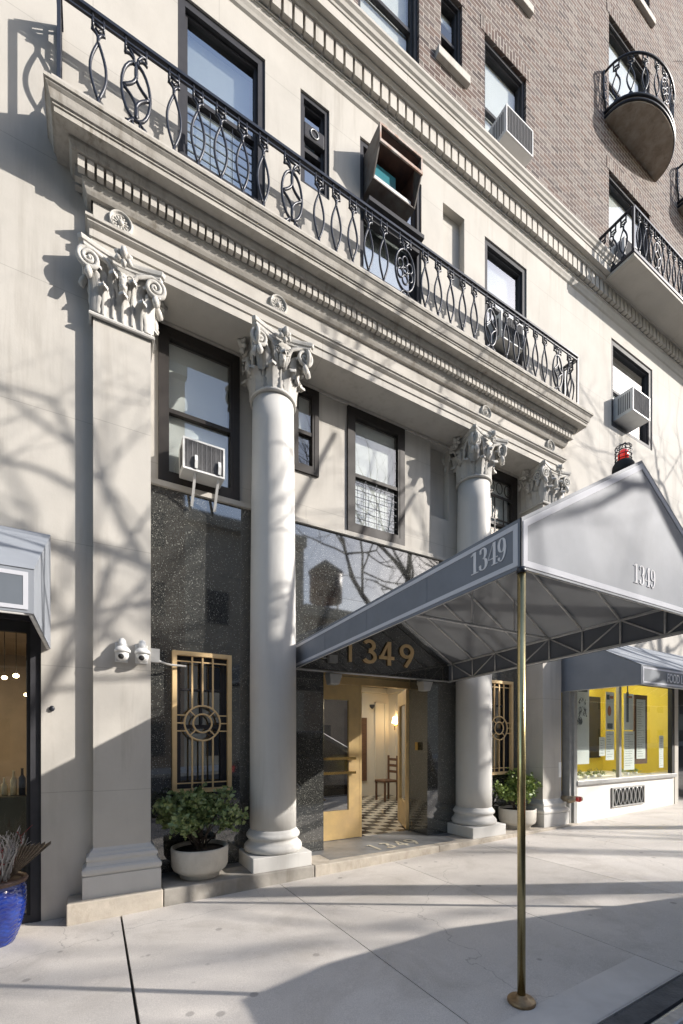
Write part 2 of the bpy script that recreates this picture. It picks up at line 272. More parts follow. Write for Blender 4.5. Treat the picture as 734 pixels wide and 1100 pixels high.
# ------------------------------------------------------------------ mesh helpers
class MB:
    def __init__(s): s.v = []; s.f = []; s.sm = []
    def add(s, vs, fs, smooth=False):
        o = len(s.v); s.v += [tuple(v) for v in vs]; s.f += [tuple(i+o for i in f) for f in fs]; s.sm += [smooth]*len(fs); return s
    def box(s, x0, x1, y0, y1, z0, z1, mtx=None):
        vs = [Vector(p) for p in ((x0,y0,z0),(x1,y0,z0),(x1,y1,z0),(x0,y1,z0),(x0,y0,z1),(x1,y0,z1),(x1,y1,z1),(x0,y1,z1))]
        if mtx: vs = [mtx @ v for v in vs]
        return s.add(vs, [(0,3,2,1),(4,5,6,7),(0,1,5,4),(1,2,6,5),(2,3,7,6),(3,0,4,7)])
    def quad(s, a, b, c, d): return s.add([a,b,c,d], [(0,1,2,3)])
    def tube(s, pts, r, n=6, closed=False, flat=1.0, cap=True, smooth=True):
        pts = [Vector(p) for p in pts]; N = len(pts)
        rs = r if isinstance(r, (list, tuple)) else [r]*N
        vs = []; up = None
        for i, p in enumerate(pts):
            if closed: d = pts[(i+1) % N] - pts[i-1]
            else: d = pts[min(i+1, N-1)] - pts[max(i-1, 0)]
            if d.length < 1e-9: d = Vector((0,0,1))
            d.normalize()
            if up is None:
                up = Vector((0,1,0)) if abs(d.y) < .9 else Vector((1,0,0))
            a = d.cross(up)
            if a.length < 1e-4: a = d.orthogonal()
            a.normalize(); b2 = a.cross(d).normalized(); up = b2 if not flat == 1.0 else b2
            for k in range(n):
                t = 2*PI*(k+.5)/n
                vs.append(p + a*math.cos(t)*rs[i] + b2*math.sin(t)*rs[i]*flat)
        fs = []
        for i in range(N if closed else N-1):
            j = (i+1) % N
            for k in range(n):
                fs.append((i*n+k, i*n+(k+1) % n, j*n+(k+1) % n, j*n+k))
        if not closed and cap:
            fs.append(tuple(range(n-1, -1, -1))); fs.append(tuple((N-1)*n+k for k in range(n)))
        return s.add(vs, fs, smooth and n > 4)
    def lathe(s, prof, cx=0, cy=0, n=32, smooth=True, cap=True):
        vs = []
        for r, z in prof:
            for k in range(n):
                t = 2*PI*k/n; vs.append((cx+r*math.cos(t), cy+r*math.sin(t), z))
        fs = []
        for i in range(len(prof)-1):
            for k in range(n): fs.append((i*n+k, i*n+(k+1) % n, (i+1)*n+(k+1) % n, (i+1)*n+k))
        s.add(vs, fs, smooth)
        if cap:
            o = len(s.v) - len(vs)
            s.f.append(tuple(o+k for k in range(n-1, -1, -1))); s.sm.append(False)
            s.f.append(tuple(o+(len(prof)-1)*n+k for k in range(n))); s.sm.append(False)
        return s
    def cyl(s, p0, p1, r, n=12): return s.tube([p0, p1], r, n)
    def prism(s, poly, d, thick):
        """poly: list of 3D points (planar), extruded by vector d"""
        n = len(poly); d = Vector(d)*thick; vs = [Vector(p) for p in poly] + [Vector(p)+d for p in poly]
        fs = [tuple(range(n)), tuple(range(2*n-1, n-1, -1))] + [(i, i+n, (i+1) % n+n, (i+1) % n) for i in range(n)]
        return s.add(vs, fs)
    def build(s, name, m, parent=None, label=None):
        me = bpy.data.meshes.new(name); off = wloc(parent) if parent else Vector((0,0,0))
        me.from_pydata([tuple(Vector(v)-off) for v in s.v], [], s.f); me.update()
        me.polygons.foreach_set('use_smooth', s.sm)
        ms = m if isinstance(m, (list, tuple)) else [m]
        for x in ms: me.materials.append(x)
        o = bpy.data.objects.new(name, me); C.objects.link(o)
        if parent: o.parent = parent
        if label: o['label'] = label
        return o
def wloc(o):
    v = Vector((0,0,0))
    while o: v = v + Vector(o.location); o = o.parent
    return v
def fixn(o):
    import bmesh
    b = bmesh.new(); b.from_mesh(o.data); bmesh.ops.recalc_face_normals(b, faces=b.faces); b.to_mesh(o.data); b.free(); return o
def tag(o, label=None, cat=None, group=None, kind=None):
    if label: o['label'] = label
    if cat: o['category'] = cat
    if group: o['group'] = group
    if kind: o['kind'] = kind
    return o
def empty(name, loc, label, cat, group=None):
    o = bpy.data.objects.new(name, None); C.objects.link(o); o.location = loc; o.empty_display_size = .1
    return tag(o, label, cat, group)
def copy_tree(o, parent=None, loc=None):
    c = o.copy(); C.objects.link(c); c.parent = parent
    if loc is not None: c.location = loc
    for ch in list(o.children): copy_tree(ch, c)
    return c
def bevel(o, wd=.006, seg=2):
    m = o.modifiers.new('bevel', 'BEVEL'); m.width = wd; m.segments = seg; m.limit_method = 'ANGLE'; m.angle_limit = math.radians(40); return o

GX, GY = .0223, -.0148
def gz(x, y): return GX*(x+.2) + GY*(y-4.38)
YW, YB, YP = 4.62, 4.94, 4.52
FLR = .18

# ------------------------------------------------------------------ ground
def sheet(name, x0, x1, y0, y1, dz, m, nx=1, ny=1):
    b = MB(); vs = []; fs = []
    for j in range(ny+1):
        for i in range(nx+1):
            x = x0+(x1-x0)*i/nx; y = y0+(y1-y0)*j/ny; vs.append((x, y, gz(x, y)+dz))
    for j in range(ny):
        for i in range(nx): a = j*(nx+1)+i; fs.append((a, a+1, a+nx+2, a+nx+1))
    b.add(vs, fs); return b.build(name, m)
# sidewalk slab with its joints cut as real gaps
jx = [-7.3 + 1.5075*i for i in range(0, 24)]
jx = [-5.81, -4.30, -2.80, -1.29, .215, 1.735, 3.227, 4.73, 6.23, 7.74, 9.24, 10.75, 12.25, 13.76, 15.3, 16.8, 18.3, 20]
b = MB(); prev = -8.0
for i, x in enumerate(jx):
    g = .011 if abs(x-.215) < .01 else .0035
    zb = -.06
    a0, a1 = prev, x-g
    if abs(x-.215) < .01: a1b = x-.004   # wider towards the street
    else: a1b = a1
    vs = [(a0, 1.335, gz(a0,1.335)), (a1, 1.335, gz(a1,1.335)), (a1b, 4.7, gz(a1b,4.7)), (a0, 4.7, gz(a0,4.7))]
    lo = [(p[0], p[1], p[2]+zb) for p in vs]
    b.add(vs+lo, [(0,1,2,3),(0,4,5,1),(1,5,6,2),(2,6,7,3),(3,7,4,0)])
    prev = x+g
tag(b.build('sidewalk', M['concrete']), kind='structure')
tag(sheet('sidewalk_joint_bed', -8, 20, 1.335, 4.7, -.045, M['joint']), kind='structure')
tag(sheet('sidewalk_patch', 1.745, 3.217, 1.345, 1.60, .003, M['concrete2']), kind='structure')
def kerbstrip(name, y0, y1, zt, m):
    b = MB(); x0, x1 = -30, 60
    p = lambda x, y, z: (x, y, z)
    vs = [(x0,y0,gz(x0,y0)-.16),(x1,y0,gz(x1,y0)-.16),(x1,y1,gz(x1,y1)-.16),(x0,y1,gz(x0,y1)-.16),
          (x0,y0,gz(x0,y0)+zt),(x1,y0,gz(x1,y0)+zt),(x1,y1,gz(x1,y1)+zt),(x0,y1,gz(x0,y1)+zt)]
    b.add(vs, [(0,3,2,1),(4,5,6,7),(0,1,5,4),(1,2,6,5),(2,3,7,6),(3,0,4,7)])
    o = b.build(name, m); return tag(o, kind='structure')
kerbstrip('kerb', 1.212, 1.325, -.004, M['kerbstone'])
o = kerbstrip('kerb_edge', 1.10, 1.209, -.002, M['steel']); bevel(o, .03, 4)
b = MB(); b.add([(-80,-9,gz(0,0)-.09-.02),(120,-9,gz(0,0)-.09),(120,1.15,gz(0,1.1)-.13),(-80,1.15,gz(0,1.1)-.13)], [(0,1,2,3)])
def ground_plane(name, x0, x1, y0, y1, z, m):
    b = MB(); b.add([(x0,y0,z),(x1,y0,z),(x1,y1,z),(x0,y1,z)], [(0,1,2,3)]); return tag(b.build(name, m), kind='structure')
b = MB(); xs = [-30, 60]
b.add([(-30,-9,gz(-30,0)-.12),(60,-9,gz(60,0)-.12),(60,1.12,gz(60,0)-.12),(-30,1.12,gz(-30,0)-.12)], [(0,1,2,3)])
tag(b.build('road', M['asphalt']), kind='structure')
ground_plane('ground', -200, 300, -200, 200, -1.2, M['asphalt'])
b = MB(); b.add([(-30,-13,gz(-30,0)+.02),(60,-13,gz(60,0)+.02),(60,-9,gz(60,0)+.02),(-30,-9,gz(-30,0)+.02),(-30,-9,gz(-30,0)-.2),(60,-9,gz(60,0)-.2)], [(0,1,2,3),(3,2,5,4)])
tag(b.build('far_sidewalk', M['concrete']), kind='structure')

# ------------------------------------------------------------------ the building
bld = empty('apartment_building', (3.4, 4.7, 0), 'pale stone and brick apartment building with columns and a black granite entrance', 'building')

def wall_holes(mb, x0, x1, z0, z1, Y, holes, depth):
    """front face at Y with rectangular holes (hx0,hx1,hz0,hz1) whose reveals run back by depth"""
    xs = sorted(set([x0, x1] + [h[0] for h in holes] + [h[1] for h in holes])); zs = sorted(set([z0, z1] + [h[2] for h in holes] + [h[3] for h in holes]))
    xs = [x for x in xs if x0 <= x <= x1]; zs = [z for z in zs if z0 <= z <= z1]
    for i in range(len(xs)-1):
        for j in range(len(zs)-1):
            cx = (xs[i]+xs[i+1])/2; cz = (zs[j]+zs[j+1])/2
            if any(h[0] < cx < h[1] and h[2] < cz < h[3] for h in holes): continue
            mb.quad((xs[i],Y,zs[j]), (xs[i+1],Y,zs[j]), (xs[i+1],Y,zs[j+1]), (xs[i],Y,zs[j+1]))
    for h in holes:
        a, b_, c, d = h[:4]; D = Y + (h[4] if len(h) > 4 else depth)
        mb.quad((a,Y,c),(a,D,c),(a,D,d),(a,Y,d)); mb.quad((b_,Y,c),(b_,Y,d),(b_,D,d),(b_,D,c))
        mb.quad((a,Y,d),(a,D,d),(b_,D,d),(b_,Y,d)); mb.quad((a,Y,c),(b_,Y,c),(b_,D,c),(a,D,c))

ZC0 = 9.40   # underside of main cornice
U1 = (.738,1.655,7.45,9.10); U2 = (2.081,2.458,8.03,9.10); U3 = (2.891,3.872,7.45,9.10); UN = (4.257,4.667,8.03,9.10,.10)
U4 = (5.085,6.031,7.45,9.10); U5 = (8.43,9.907,7.45,9.10); U6 = (11.6,13.0,7.45,9.10)
SHL = (-5.2,-.395,-.4,3.05); SHR = (6.905,10.45,-.1,3.05,.5); SHD = (10.62,12.2,-.1,2.9)
mb = MB()
wall_holes(mb, -8, 0, -.6, 9.6, YW, [SHL], .16)
wall_holes(mb, 0, 6.774, 6.1, 9.6, YW, [U1,U2,U3,UN,U4], .14)
wall_holes(mb, 6.774, 18, -.6, 9.6, YW, [SHR,SHD,U5,U6], .14)
mb.quad((4.257,YW+.10,8.03),(4.667,YW+.10,8.03),(4.667,YW+.10,9.10),(4.257,YW+.10,9.10))
mb.build('stone_wall', M['stone'], bld)
# recessed wall above the granite
W1 = (.594,1.456,4.305,5.945,.06); W2 = (2.10,2.468,4.88,5.945,.06); W3 = (2.89,3.82,4.305,5.945,.06); WN = (4.306,4.66,4.88,5.945,.10); W4 = (5.318,6.18,4.305,5.945,.06)
mb = MB(); wall_holes(mb, .1, 6.7, 4.245, 6.2, YB, [W1,W2,W3,WN,W4], .06)
mb.quad((4.306,YB+.10,4.88),(4.66,YB+.10,4.88),(4.66,YB+.10,5.945),(4.306,YB+.10,5.945))
mb.box(.1, 6.7, YB-.035, YB+.02, 4.245, 4.30)
mb.box(.45, 6.35, YB-.03, YB-.001, 5.952, 5.985)
mb.build('recessed_wall', M['stone'], bld)
# granite cladding with the portal and the two grilled openings
G1 = (.76,1.325,1.04,2.50,.12); G2 = (5.449,6.014,1.04,2.50,.12); PO = (2.544,4.25,FLR-.1,2.465,.42)
mb = MB(); wall_holes(mb, .3, 6.5, 0, 4.245, YB, [G1,G2,PO], .12)
mb.build('granite_cladding', M['granite'], bld)
# slab joints of the granite: thin grooves read as fine raised putty lines
mb = MB()
for x in (1.62, 2.07, 5.03):
    mb.box(x-.0015, x+.0015, YB-.0015, YB+.01, .2, 4.24)
for x0, x1, z in ((.45,2.54,.62),(4.25,6.4,.62),(.45,2.54,2.62),(4.25,6.4,2.62),(.45,6.4,3.42)):
    mb.box(x0, x1, YB-.0012, YB+.01, z-.0012, z+.0012)
mb.build('granite_joint', M['joint'], bld)
# step
mb = MB()
xs = [(-.199,.57,4.38),(.575,2.145,4.385),(2.149,3.98,4.38),(3.984,5.6,4.385),(5.604,7.02,4.38)]
for i, (a, b_, y) in enumerate(xs):
    mb = MB(); mb.box(a, b_, y, 4.66 if i in (0,) else 4.78, -.25, FLR+(.004 if i == 0 else 0))
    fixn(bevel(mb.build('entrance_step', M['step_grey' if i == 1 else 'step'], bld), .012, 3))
mb = MB(); mb.box(.45, 6.4, 4.783, 5.36, -.2, FLR-.003); mb.box(2.4, 4.4, 4.5, 4.782, FLR-.05, FLR+.002)
mb.build('entrance_paving', M['slate'], bld)

# profile sweep round front of entablature
def sweep(mb, prof, X0, X1, Yf, Yw, closed=False):
    rows = []
    for o_, z in prof:
        rows.append([(X0-o_, Yw, z), (X0-o_, Yf-o_, z), (X1+o_, Yf-o_, z), (X1+o_, Yw, z)])
    for i in range(len(rows)-1):
        for k in range(3): mb.quad(rows[i][k], rows[i][k+1], rows[i+1][k+1], rows[i+1][k])
X0E, X1E, YE = -.015, 6.79, 4.515
mb = MB()
sweep(mb, [(-.30,5.99),(0.015,5.99),(0.015,6.075),(.028,6.078),(.028,6.135),(.012,6.14),(.012,6.16),(.03,6.175),(.045,6.19),(.045,6.21),(.06,6.213),(.06,6.238),(.0,6.245),(0,6.47)], 0, 6.774, YE, YW+.02)
mb.quad((.3,YE,5.992),(6.5,YE,5.992),(6.5,YB,5.992),(.3,YB,5.992))
mb.build('entablature', M['stone'], bld)
mb = MB()
sweep(mb, [(0,6.425),(.03,6.43),(.045,6.455),(.06,6.49),(.065,6.515),(.07,6.52),(.07,6.635),(.145,6.635),(.15,6.66),(.165,6.685),(.165,6.71),(.262,6.71),(.262,6.755),(.272,6.757),(.272,6.775),(.285,6.778),(.292,6.80),(.30,6.84),(.318,6.862),(.318,6.874),(.33,6.876),(.33,6.905),(-.2,6.93)], X0E, X1E, YE, YW+.02)
mb.build('balcony_cornice', M['stone_dirty'], bld)
mb = MB(); x = X0E-.10
while x < X1E+.09:
    mb.box(x, x+.052, YE-.125, YE-.065, 6.535, 6.632); x += .0725
y = YE-.03
while y < YW-.0:
    mb.box(X0E-.125, X0E-.065, y, y+.052, 6.535, 6.632); mb.box(X1E+.065, X1E+.125, y, y+.052, 6.535, 6.632); y += .0725
mb.build('balcony_dentils', M['stone'], bld)
# medallions
for x in (.223, 1.765, 4.98, 6.46):
    mb = MB()
    def disc(cx, cz, prof, n=28):
        vs = []; fs = []
        for r, h in prof:
            for k in range(n):
                t = 2*PI*k/n; vs.append((cx+r*math.cos(t), YE-h, cz+r*math.sin(t)))
        for i in range(len(prof)-1):
            for k in range(n): fs.append((i*n+k, i*n+(k+1)%n, (i+1)*n+(k+1)%n, (i+1)*n+k))
        mb.add(vs, fs, True); mb.add([vs[(len(prof)-1)*n+k] for k in range(n)], [tuple(range(n))])
    disc(x, 6.34, [(.098,-.005),(.098,.026),(.090,.034),(.082,.026),(.078,.008),(.074,.008),(.070,.020),(.066,.008),(.024,.008),(.024,.022),(.016,.03),(.006,.034)])
    for k in range(12):
        t = 2*PI*k/12; c1 = Vector((x+.046*math.cos(t), YE-.009, 6.34+.046*math.sin(t)))
        mb.tube([c1+Vector((math.cos(t)*-.018,0,math.sin(t)*-.018)), c1, c1+Vector((math.cos(t)*.017,0,math.sin(t)*.017))], [.003,.0085,.006], 6)
    mb.build('medallion', M['carved'], bld)

# main cornice
mb = MB()
prof = [(0,9.42),(.02,9.44),(.03,9.47),(.045,9.50),(.05,9.53),(.055,9.535),(.055,9.79),(.145,9.79),(.15,9.81),(.17,9.83),(.17,9.85),(.235,9.85),(.235,9.96),(.245,9.965),(.25,9.99),(.27,10.01),(.28,10.05),(.30,10.075),(.30,10.11),(-.2,10.14)]
for (o0, z0), (o1, z1) in zip(prof, prof[1:]):
    mb.quad((-8, YW-o0, z0), (18, YW-o0, z0), (18, YW-o1, z1), (-8, YW-o1, z1))
mb.build('main_cornice', M['stone'], bld)
mb = MB(); x = -8
while x < 18:
    mb.box(x, x+.098, YW-.125, YW-.05, 9.585, 9.787); x += .131
mb.build('cornice_dentils', M['stone'], bld)
mb = MB()  # fine pearl moulding under the crown
mb.box(-8, 18, YW-.066, YW-.02, 9.55, 9.568); mb.build('cornice_fillet', M['stone'], bld)

# brick wall
YK = 4.665
BW = [(.74,1.66,10.6,12.25),(2.89,3.87,10.45,12.25),(4.26,4.67,11.22,12.25),(5.13,6.08,10.45,12.23),(8.43,9.90,10.2,12.29),(11.8,13.2,10.3,12.29),
      (.74,1.66,13.4,15.15),(2.89,3.87,13.4,15.15),(4.26,4.67,14.1,15.15),(5.13,6.08,13.4,15.15),(8.43,9.90,13.25,15.22),(11.5,12.9,13.25,15.22),
      (5.13,6.08,16.3,18.0),(8.43,9.90,16.3,18.0),(2.89,3.87,16.3,18.0)]
mb = MB(); wall_holes(mb, -8, 18, 10.0, 19, YK, BW, .17); mb.build('brick_wall', M['brick'], bld)
for h in BW:
    mb = MB(); mb.box(h[0]-.08, h[1]+.08, YK-.006, YK+.1, h[3]+.003, h[3]+.215); mb.build('brick_lintel', M['soldier'], bld)
for h in BW:
    if h[2] > 10.9:
        m2 = MB(); m2.box(h[0]-.10, h[1]+.10, YK-.07, YK+.1, h[2]-.12, h[2]-.003); bevel(m2.build('window_sill', M['stone'], bld), .008)
# inner shell: back partition, slabs, ends, roof
mb = MB()
mb.box(-8, 18, 7.2, 7.4, 3.2, 19); mb.box(-8.2, -8, 4.7, 14, -.5, 19); mb.box(18, 18.2, 4.7, 14, -.5, 19)
mb.box(-8, 18, 4.85, 14, 19, 19.2); mb.box(-8, 18, 13.8, 14, -.5, 19)
for z in (6.2, 9.5, 12.75, 15.8): mb.box(-8, 18, 4.83+(.15 if z < 7 else 0), 7.2, z, z+.2)
for x in (-.2, 1.9, 2.65, 4.1, 4.95, 7.5, 10.8): mb.box(x, x+.08, 5.03, 7.2, 6.4, 19)
for x in (.3, 1.75, 2.65, 4.1, 4.95, 6.5): mb.box(x, x+.08, 5.03, 7.2, 3.3, 6.2)
mb.box(-8, 18, 5.03, 7.4, 3.15, 3.28)
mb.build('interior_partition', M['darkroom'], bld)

# ---- windows
def window(h, Y, fm='frame', fw=.06, mid=True, blind=0.0, grid=0, parent=bld, blindmat='shade', ext=.05, outer=True, gl='glass', bd=.13):
    x0, x1, z0, z1 = h[:4]; cz = z0 + (z1-z0)*.47
    f = MB()
    yo = Y-ext if outer else Y
    # outer frame
    for a in ((x0, x0+fw, z0, z1), (x1-fw, x1, z0, z1), (x0+fw, x1-fw, z1-fw, z1), (x0+fw, x1-fw, z0, z0+fw)):
        f.box(a[0], a[1], yo, Y+.07, a[2], a[3])
    # stepped inner frame
    i = fw; s_ = .03
    for a in ((x0+i, x0+i+s_, z0+i, z1-i), (x1-i-s_, x1-i, z0+i, z1-i), (x0+i+s_, x1-i-s_, z1-i-s_, z1-i), (x0+i+s_, x1-i-s_, z0+i, z0+i+s_*1.4)):
        f.box(a[0], a[1], Y-.01, Y+.07, a[2], a[3])
    if mid: f.box(x0+i+.002, x1-i-.002, Y-.002, Y+.055, cz-.022, cz+.022)
    wn = f.build('window', M[fm], parent)
    k = i+s_
    for nm, a, b2, yy in (('upper_pane', cz+.02, z1-k, Y+.02), ('lower_pane', z0+k, cz-.02, Y+.04)) if mid else (('pane', z0+k, z1-k, Y+.03),):
        g = MB(); g.box(x0+k-.01, x1-k+.01, yy, yy+.006, a-.008, b2+.008); g.build(nm, M[gl], wn)
    if blind > 0:
        g = MB(); zz = z1-k; zb = z1 - (z1-z0)*blind
        g.box(x0+k+.01, x1-k-.01, Y+bd, Y+bd+.01, zb, zz); g.build('window_blind', M[blindmat], wn)
    if grid:
        g = MB(); n = grid
        for q in range(1, 7): zz = z0+k+(cz-z0-k)*q/7; g.box(x0+k, x1-k, Y+.005, Y+.010, zz-.0025, zz+.0025)
        for q in range(1, n): xx = x0+k+(x1-x0-2*k)*q/n; g.box(xx-.003, xx+.003, Y+.010, Y+.015, z0+k, cz)
        g.build('window_guard', M['iron'], wn)
    return wn
yw = YW+.07
window(U1, yw, 'winmetal', .075, blind=.96, grid=3, bd=.11)
window(U2, yw, 'winmetal', .05, blind=.35)
window(U3, yw, 'winmetal', .06, blind=.9, bd=.09)
window(U4, yw, 'winmetal', .075, blind=.9, bd=.09)
window(U5, yw, 'winmetal', .09, blind=.8)
window(U6, yw, 'winmetal', .09, blind=.5)
wb = YB-.012
window(W1, wb, 'frame', .075, blind=.93, ext=.015, gl='lowglass', bd=.075)
window(W2, wb, 'frame', .06, blind=.6, ext=.015, gl='lowglass', bd=.075)
window(W3, wb, 'frame', .085, blind=.94, grid=4, ext=.015, gl='lowglass', bd=.075)
w4 = window(W4, wb, 'frame', .10, blind=.9, ext=.015, gl='lowglass', bd=.075)
g = MB()
for zz in (5.15, 4.7): g.box(W4[0]+.12, W4[1]-.12, YB-.02, YB-.008, zz-.012, zz+.012)
for q in (1, 2): xx = W4[0]+.12+(W4[1]-W4[0]-.24)*q/3; g.box(xx-.01, xx+.01, YB-.022, YB-.009, 4.4, 5.5)
for q in range(3):
    cx = W4[0]+.24+q*.19; g.tube([(cx+.07*math.cos(t*PI/8), YB-.02, 5.66+.09*math.sin(t*PI/8)) for t in range(16)], .008, 5, closed=True)
g.box(W4[0]+.1, W4[1]-.1, YB-.024, YB-.01, 5.5, 5.54)
g.build('ornamental_muntin', M['frame'], w4)
for i, h in enumerate(BW):
    window(h, YK+.09, 'winmetal', .055 if h[1]-h[0] > .5 else .04, blind=(.15,.75,.2,.8,.85,.6,.4,.5,.3,.7,.9,.6,.4,.4,.4)[i], gl='lowglass', bd=.075)

# ---- pilasters
def pilaster(X0, X1):
    p = bpy.data.objects.new('pilaster', None); C.objects.link(p); p.parent = bld; p.location = Vector((X0, YP, FLR)) - wloc(bld)
    Yb = YB+.01
    mb = MB(); sweep2(mb, [(.0,.60),(0,5.40)], X0, X1, YP, Yb); mb.build('shaft', M['stone'], p)
    mb = MB()
    sweep2(mb, [(.082,FLR),(.082,.375),(.07,.378)], X0, X1, YP, Yb)
    sweep2(mb, [(.07,.378),(.082,.39),(.088,.41),(.086,.435),(.07,.455),(.058,.46),(.05,.475),(.046,.495),(.052,.505),(.056,.52),(.052,.54),(.035,.552),(.03,.56),(.028,.572),(.008,.59),(0,.61)], X0, X1, YP, Yb)
    mb.build('base', M['stone_col'], p)
    return p
def sweep2(mb, prof, X0, X1, Yf, Yb):
    rows = [[(X0-o_, Yb, z), (X0-o_, Yf-o_, z), (X1+o_, Yf-o_, z), (X1+o_, Yb, z)] for o_, z in prof]
    for i in range(len(rows)-1):
        for k in range(3): mb.quad(rows[i][k], rows[i][k+1], rows[i+1][k+1], rows[i+1][k])
    r = rows[-1]; mb.quad(r[0], r[1], r[2], r[3])

# ---- Corinthian carving
def leaf(mb, P, n, t, w, h, curl, lobes=4, thick=.012):
    """acanthus leaf: base point P, outward n, sideways t, width w, height h"""
    n = Vector(n); t = Vector(t); up = Vector((0,0,1)); NU, NV = 10, 14
    front = []
    for j in range(NV+1):
        v = j/NV
        # centre line: rises, then rolls out and down
        if v < .72: z = h*v/.72*.93; o = .012+curl*.35*(v/.72)**3
        else:
            a = (v-.72)/.28*PI*1.05; z = h*.93 + math.sin(a)*curl*.42; o = .012+curl*.35+curl*.42*(1-math.cos(a))
        ww = w*(.62+.38*math.sin(min(v/.55, 1)*PI/2)) * (1-max(0, v-.6)*1.35) * (1+.05*math.cos(v*lobes*2*PI))
        row = []
        for i in range(NU+1):
            u = -1+2*i/NU
            ridge = .006*math.cos(u*PI*5)*(1-.3*v) + .016*max(0, 1-abs(u)*4)
            wv = 1+.10*abs(u)*math.sin(v*PI*9)
            row.append(Vector(P)+t*(u*ww/2*wv)+n*(o+ridge-.034*abs(u)**2)+up*z)
        front.append(row)
    vs = [p for r in front for p in r]; W = NU+1
    fs = [(j*W+i, j*W+i+1, (j+1)*W+i+1, (j+1)*W+i) for j in range(NV) for i in range(NU)]
    mb.add(vs, fs, True)
def spiral(mb, c, ax, ay, R, turns, r0, r1, n=34, nside=6, lead=None):
    c = Vector(c); ax = Vector(ax).normalized(); ay = Vector(ay).normalized(); pts = []; rs = []
    if lead:
        for p in lead: pts.append(Vector(p)); rs.append(r0)
    for k in range(n+1):
        f = k/n; a = f*turns*2*PI; R_ = R*(1-f)**.85+.004
        pts.append(c+ax*math.cos(a)*R_+ay*math.sin(a)*R_); rs.append(r0+(r1-r0)*f)
    mb.tube(pts, rs, nside)
def blob(mb, c, r, sq=(1,1,1), n=8):
    vs = []; fs = []; m_ = n//2+1
    for j in range(m_+1):
        th = PI*j/m_
        for k in range(n):
            ph = 2*PI*k/n; vs.append((c[0]+r*sq[0]*math.sin(th)*math.cos(ph), c[1]+r*sq[1]*math.sin(th)*math.sin(ph), c[2]+r*sq[2]*math.cos(th)))
    for j in range(m_):
        for k in range(n): fs.append((j*n+k, j*n+(k+1) % n, (j+1)*n+(k+1) % n, (j+1)*n+k))
    mb.add(vs, fs, True)
def abacus(mb, cx, cy, hx, hy, z0, z1, dent):
    pts = []
    N = 10
    cs = [(-1,-1),(1,-1),(1,1),(-1,1)]
    for q in range(4):
        a = cs[q]; b2 = cs[(q+1) % 4]
        for k in range(N+1):
            f = .06+.88*k/N; x = (a[0]+(b2[0]-a[0])*f)*hx; y = (a[1]+(b2[1]-a[1])*f)*hy
            d = math.sin(f*PI)*dent; mid = ((a[0]+b2[0])/2, (a[1]+b2[1])/2)
            pts.append((cx+x-mid[0]*d, cy+y-mid[1]*d))
    n = len(pts)
    lv = [(z0,.90),(z0+.012,.94),(z0+(z1-z0)*.45,.945),(z0+(z1-z0)*.55,.985),(z1-.012,1.0),(z1,1.0)]
    vs = [((p[0]-cx)*s_+cx, (p[1]-cy)*s_+cy, z) for z, s_ in lv for p in pts]
    fs = [(i*n+k, i*n+(k+1) % n, (i+1)*n+(k+1) % n, (i+1)*n+k) for i in range(len(lv)-1) for k in range(n)]
    fs += [tuple(range(n-1,-1,-1)), tuple((len(lv)-1)*n+k for k in range(n))]
    mb.add(vs, fs)
def fleuron(mb, c, n, s=1.0):
    n = Vector(n); t = Vector((n.y, -n.x, 0)) if abs(n.z) < .5 else Vector((1,0,0))
    c = Vector(c)
    for k in range(6):
        a = 2*PI*k/6+.5; d = t*math.cos(a)+Vector((0,0,1))*math.sin(a)
        mb.tube([c+d*.012*s, c+d*.034*s+n*.016*s, c+d*.052*s+n*.004*s], [.014*s,.019*s,.009*s], 6)
    mb.tube([c-n*.01, c+n*.03*s+Vector((0,0,.012*s)), c+n*.045*s+Vector((0,0,.035*s))], [.024*s,.022*s,.012*s], 7)
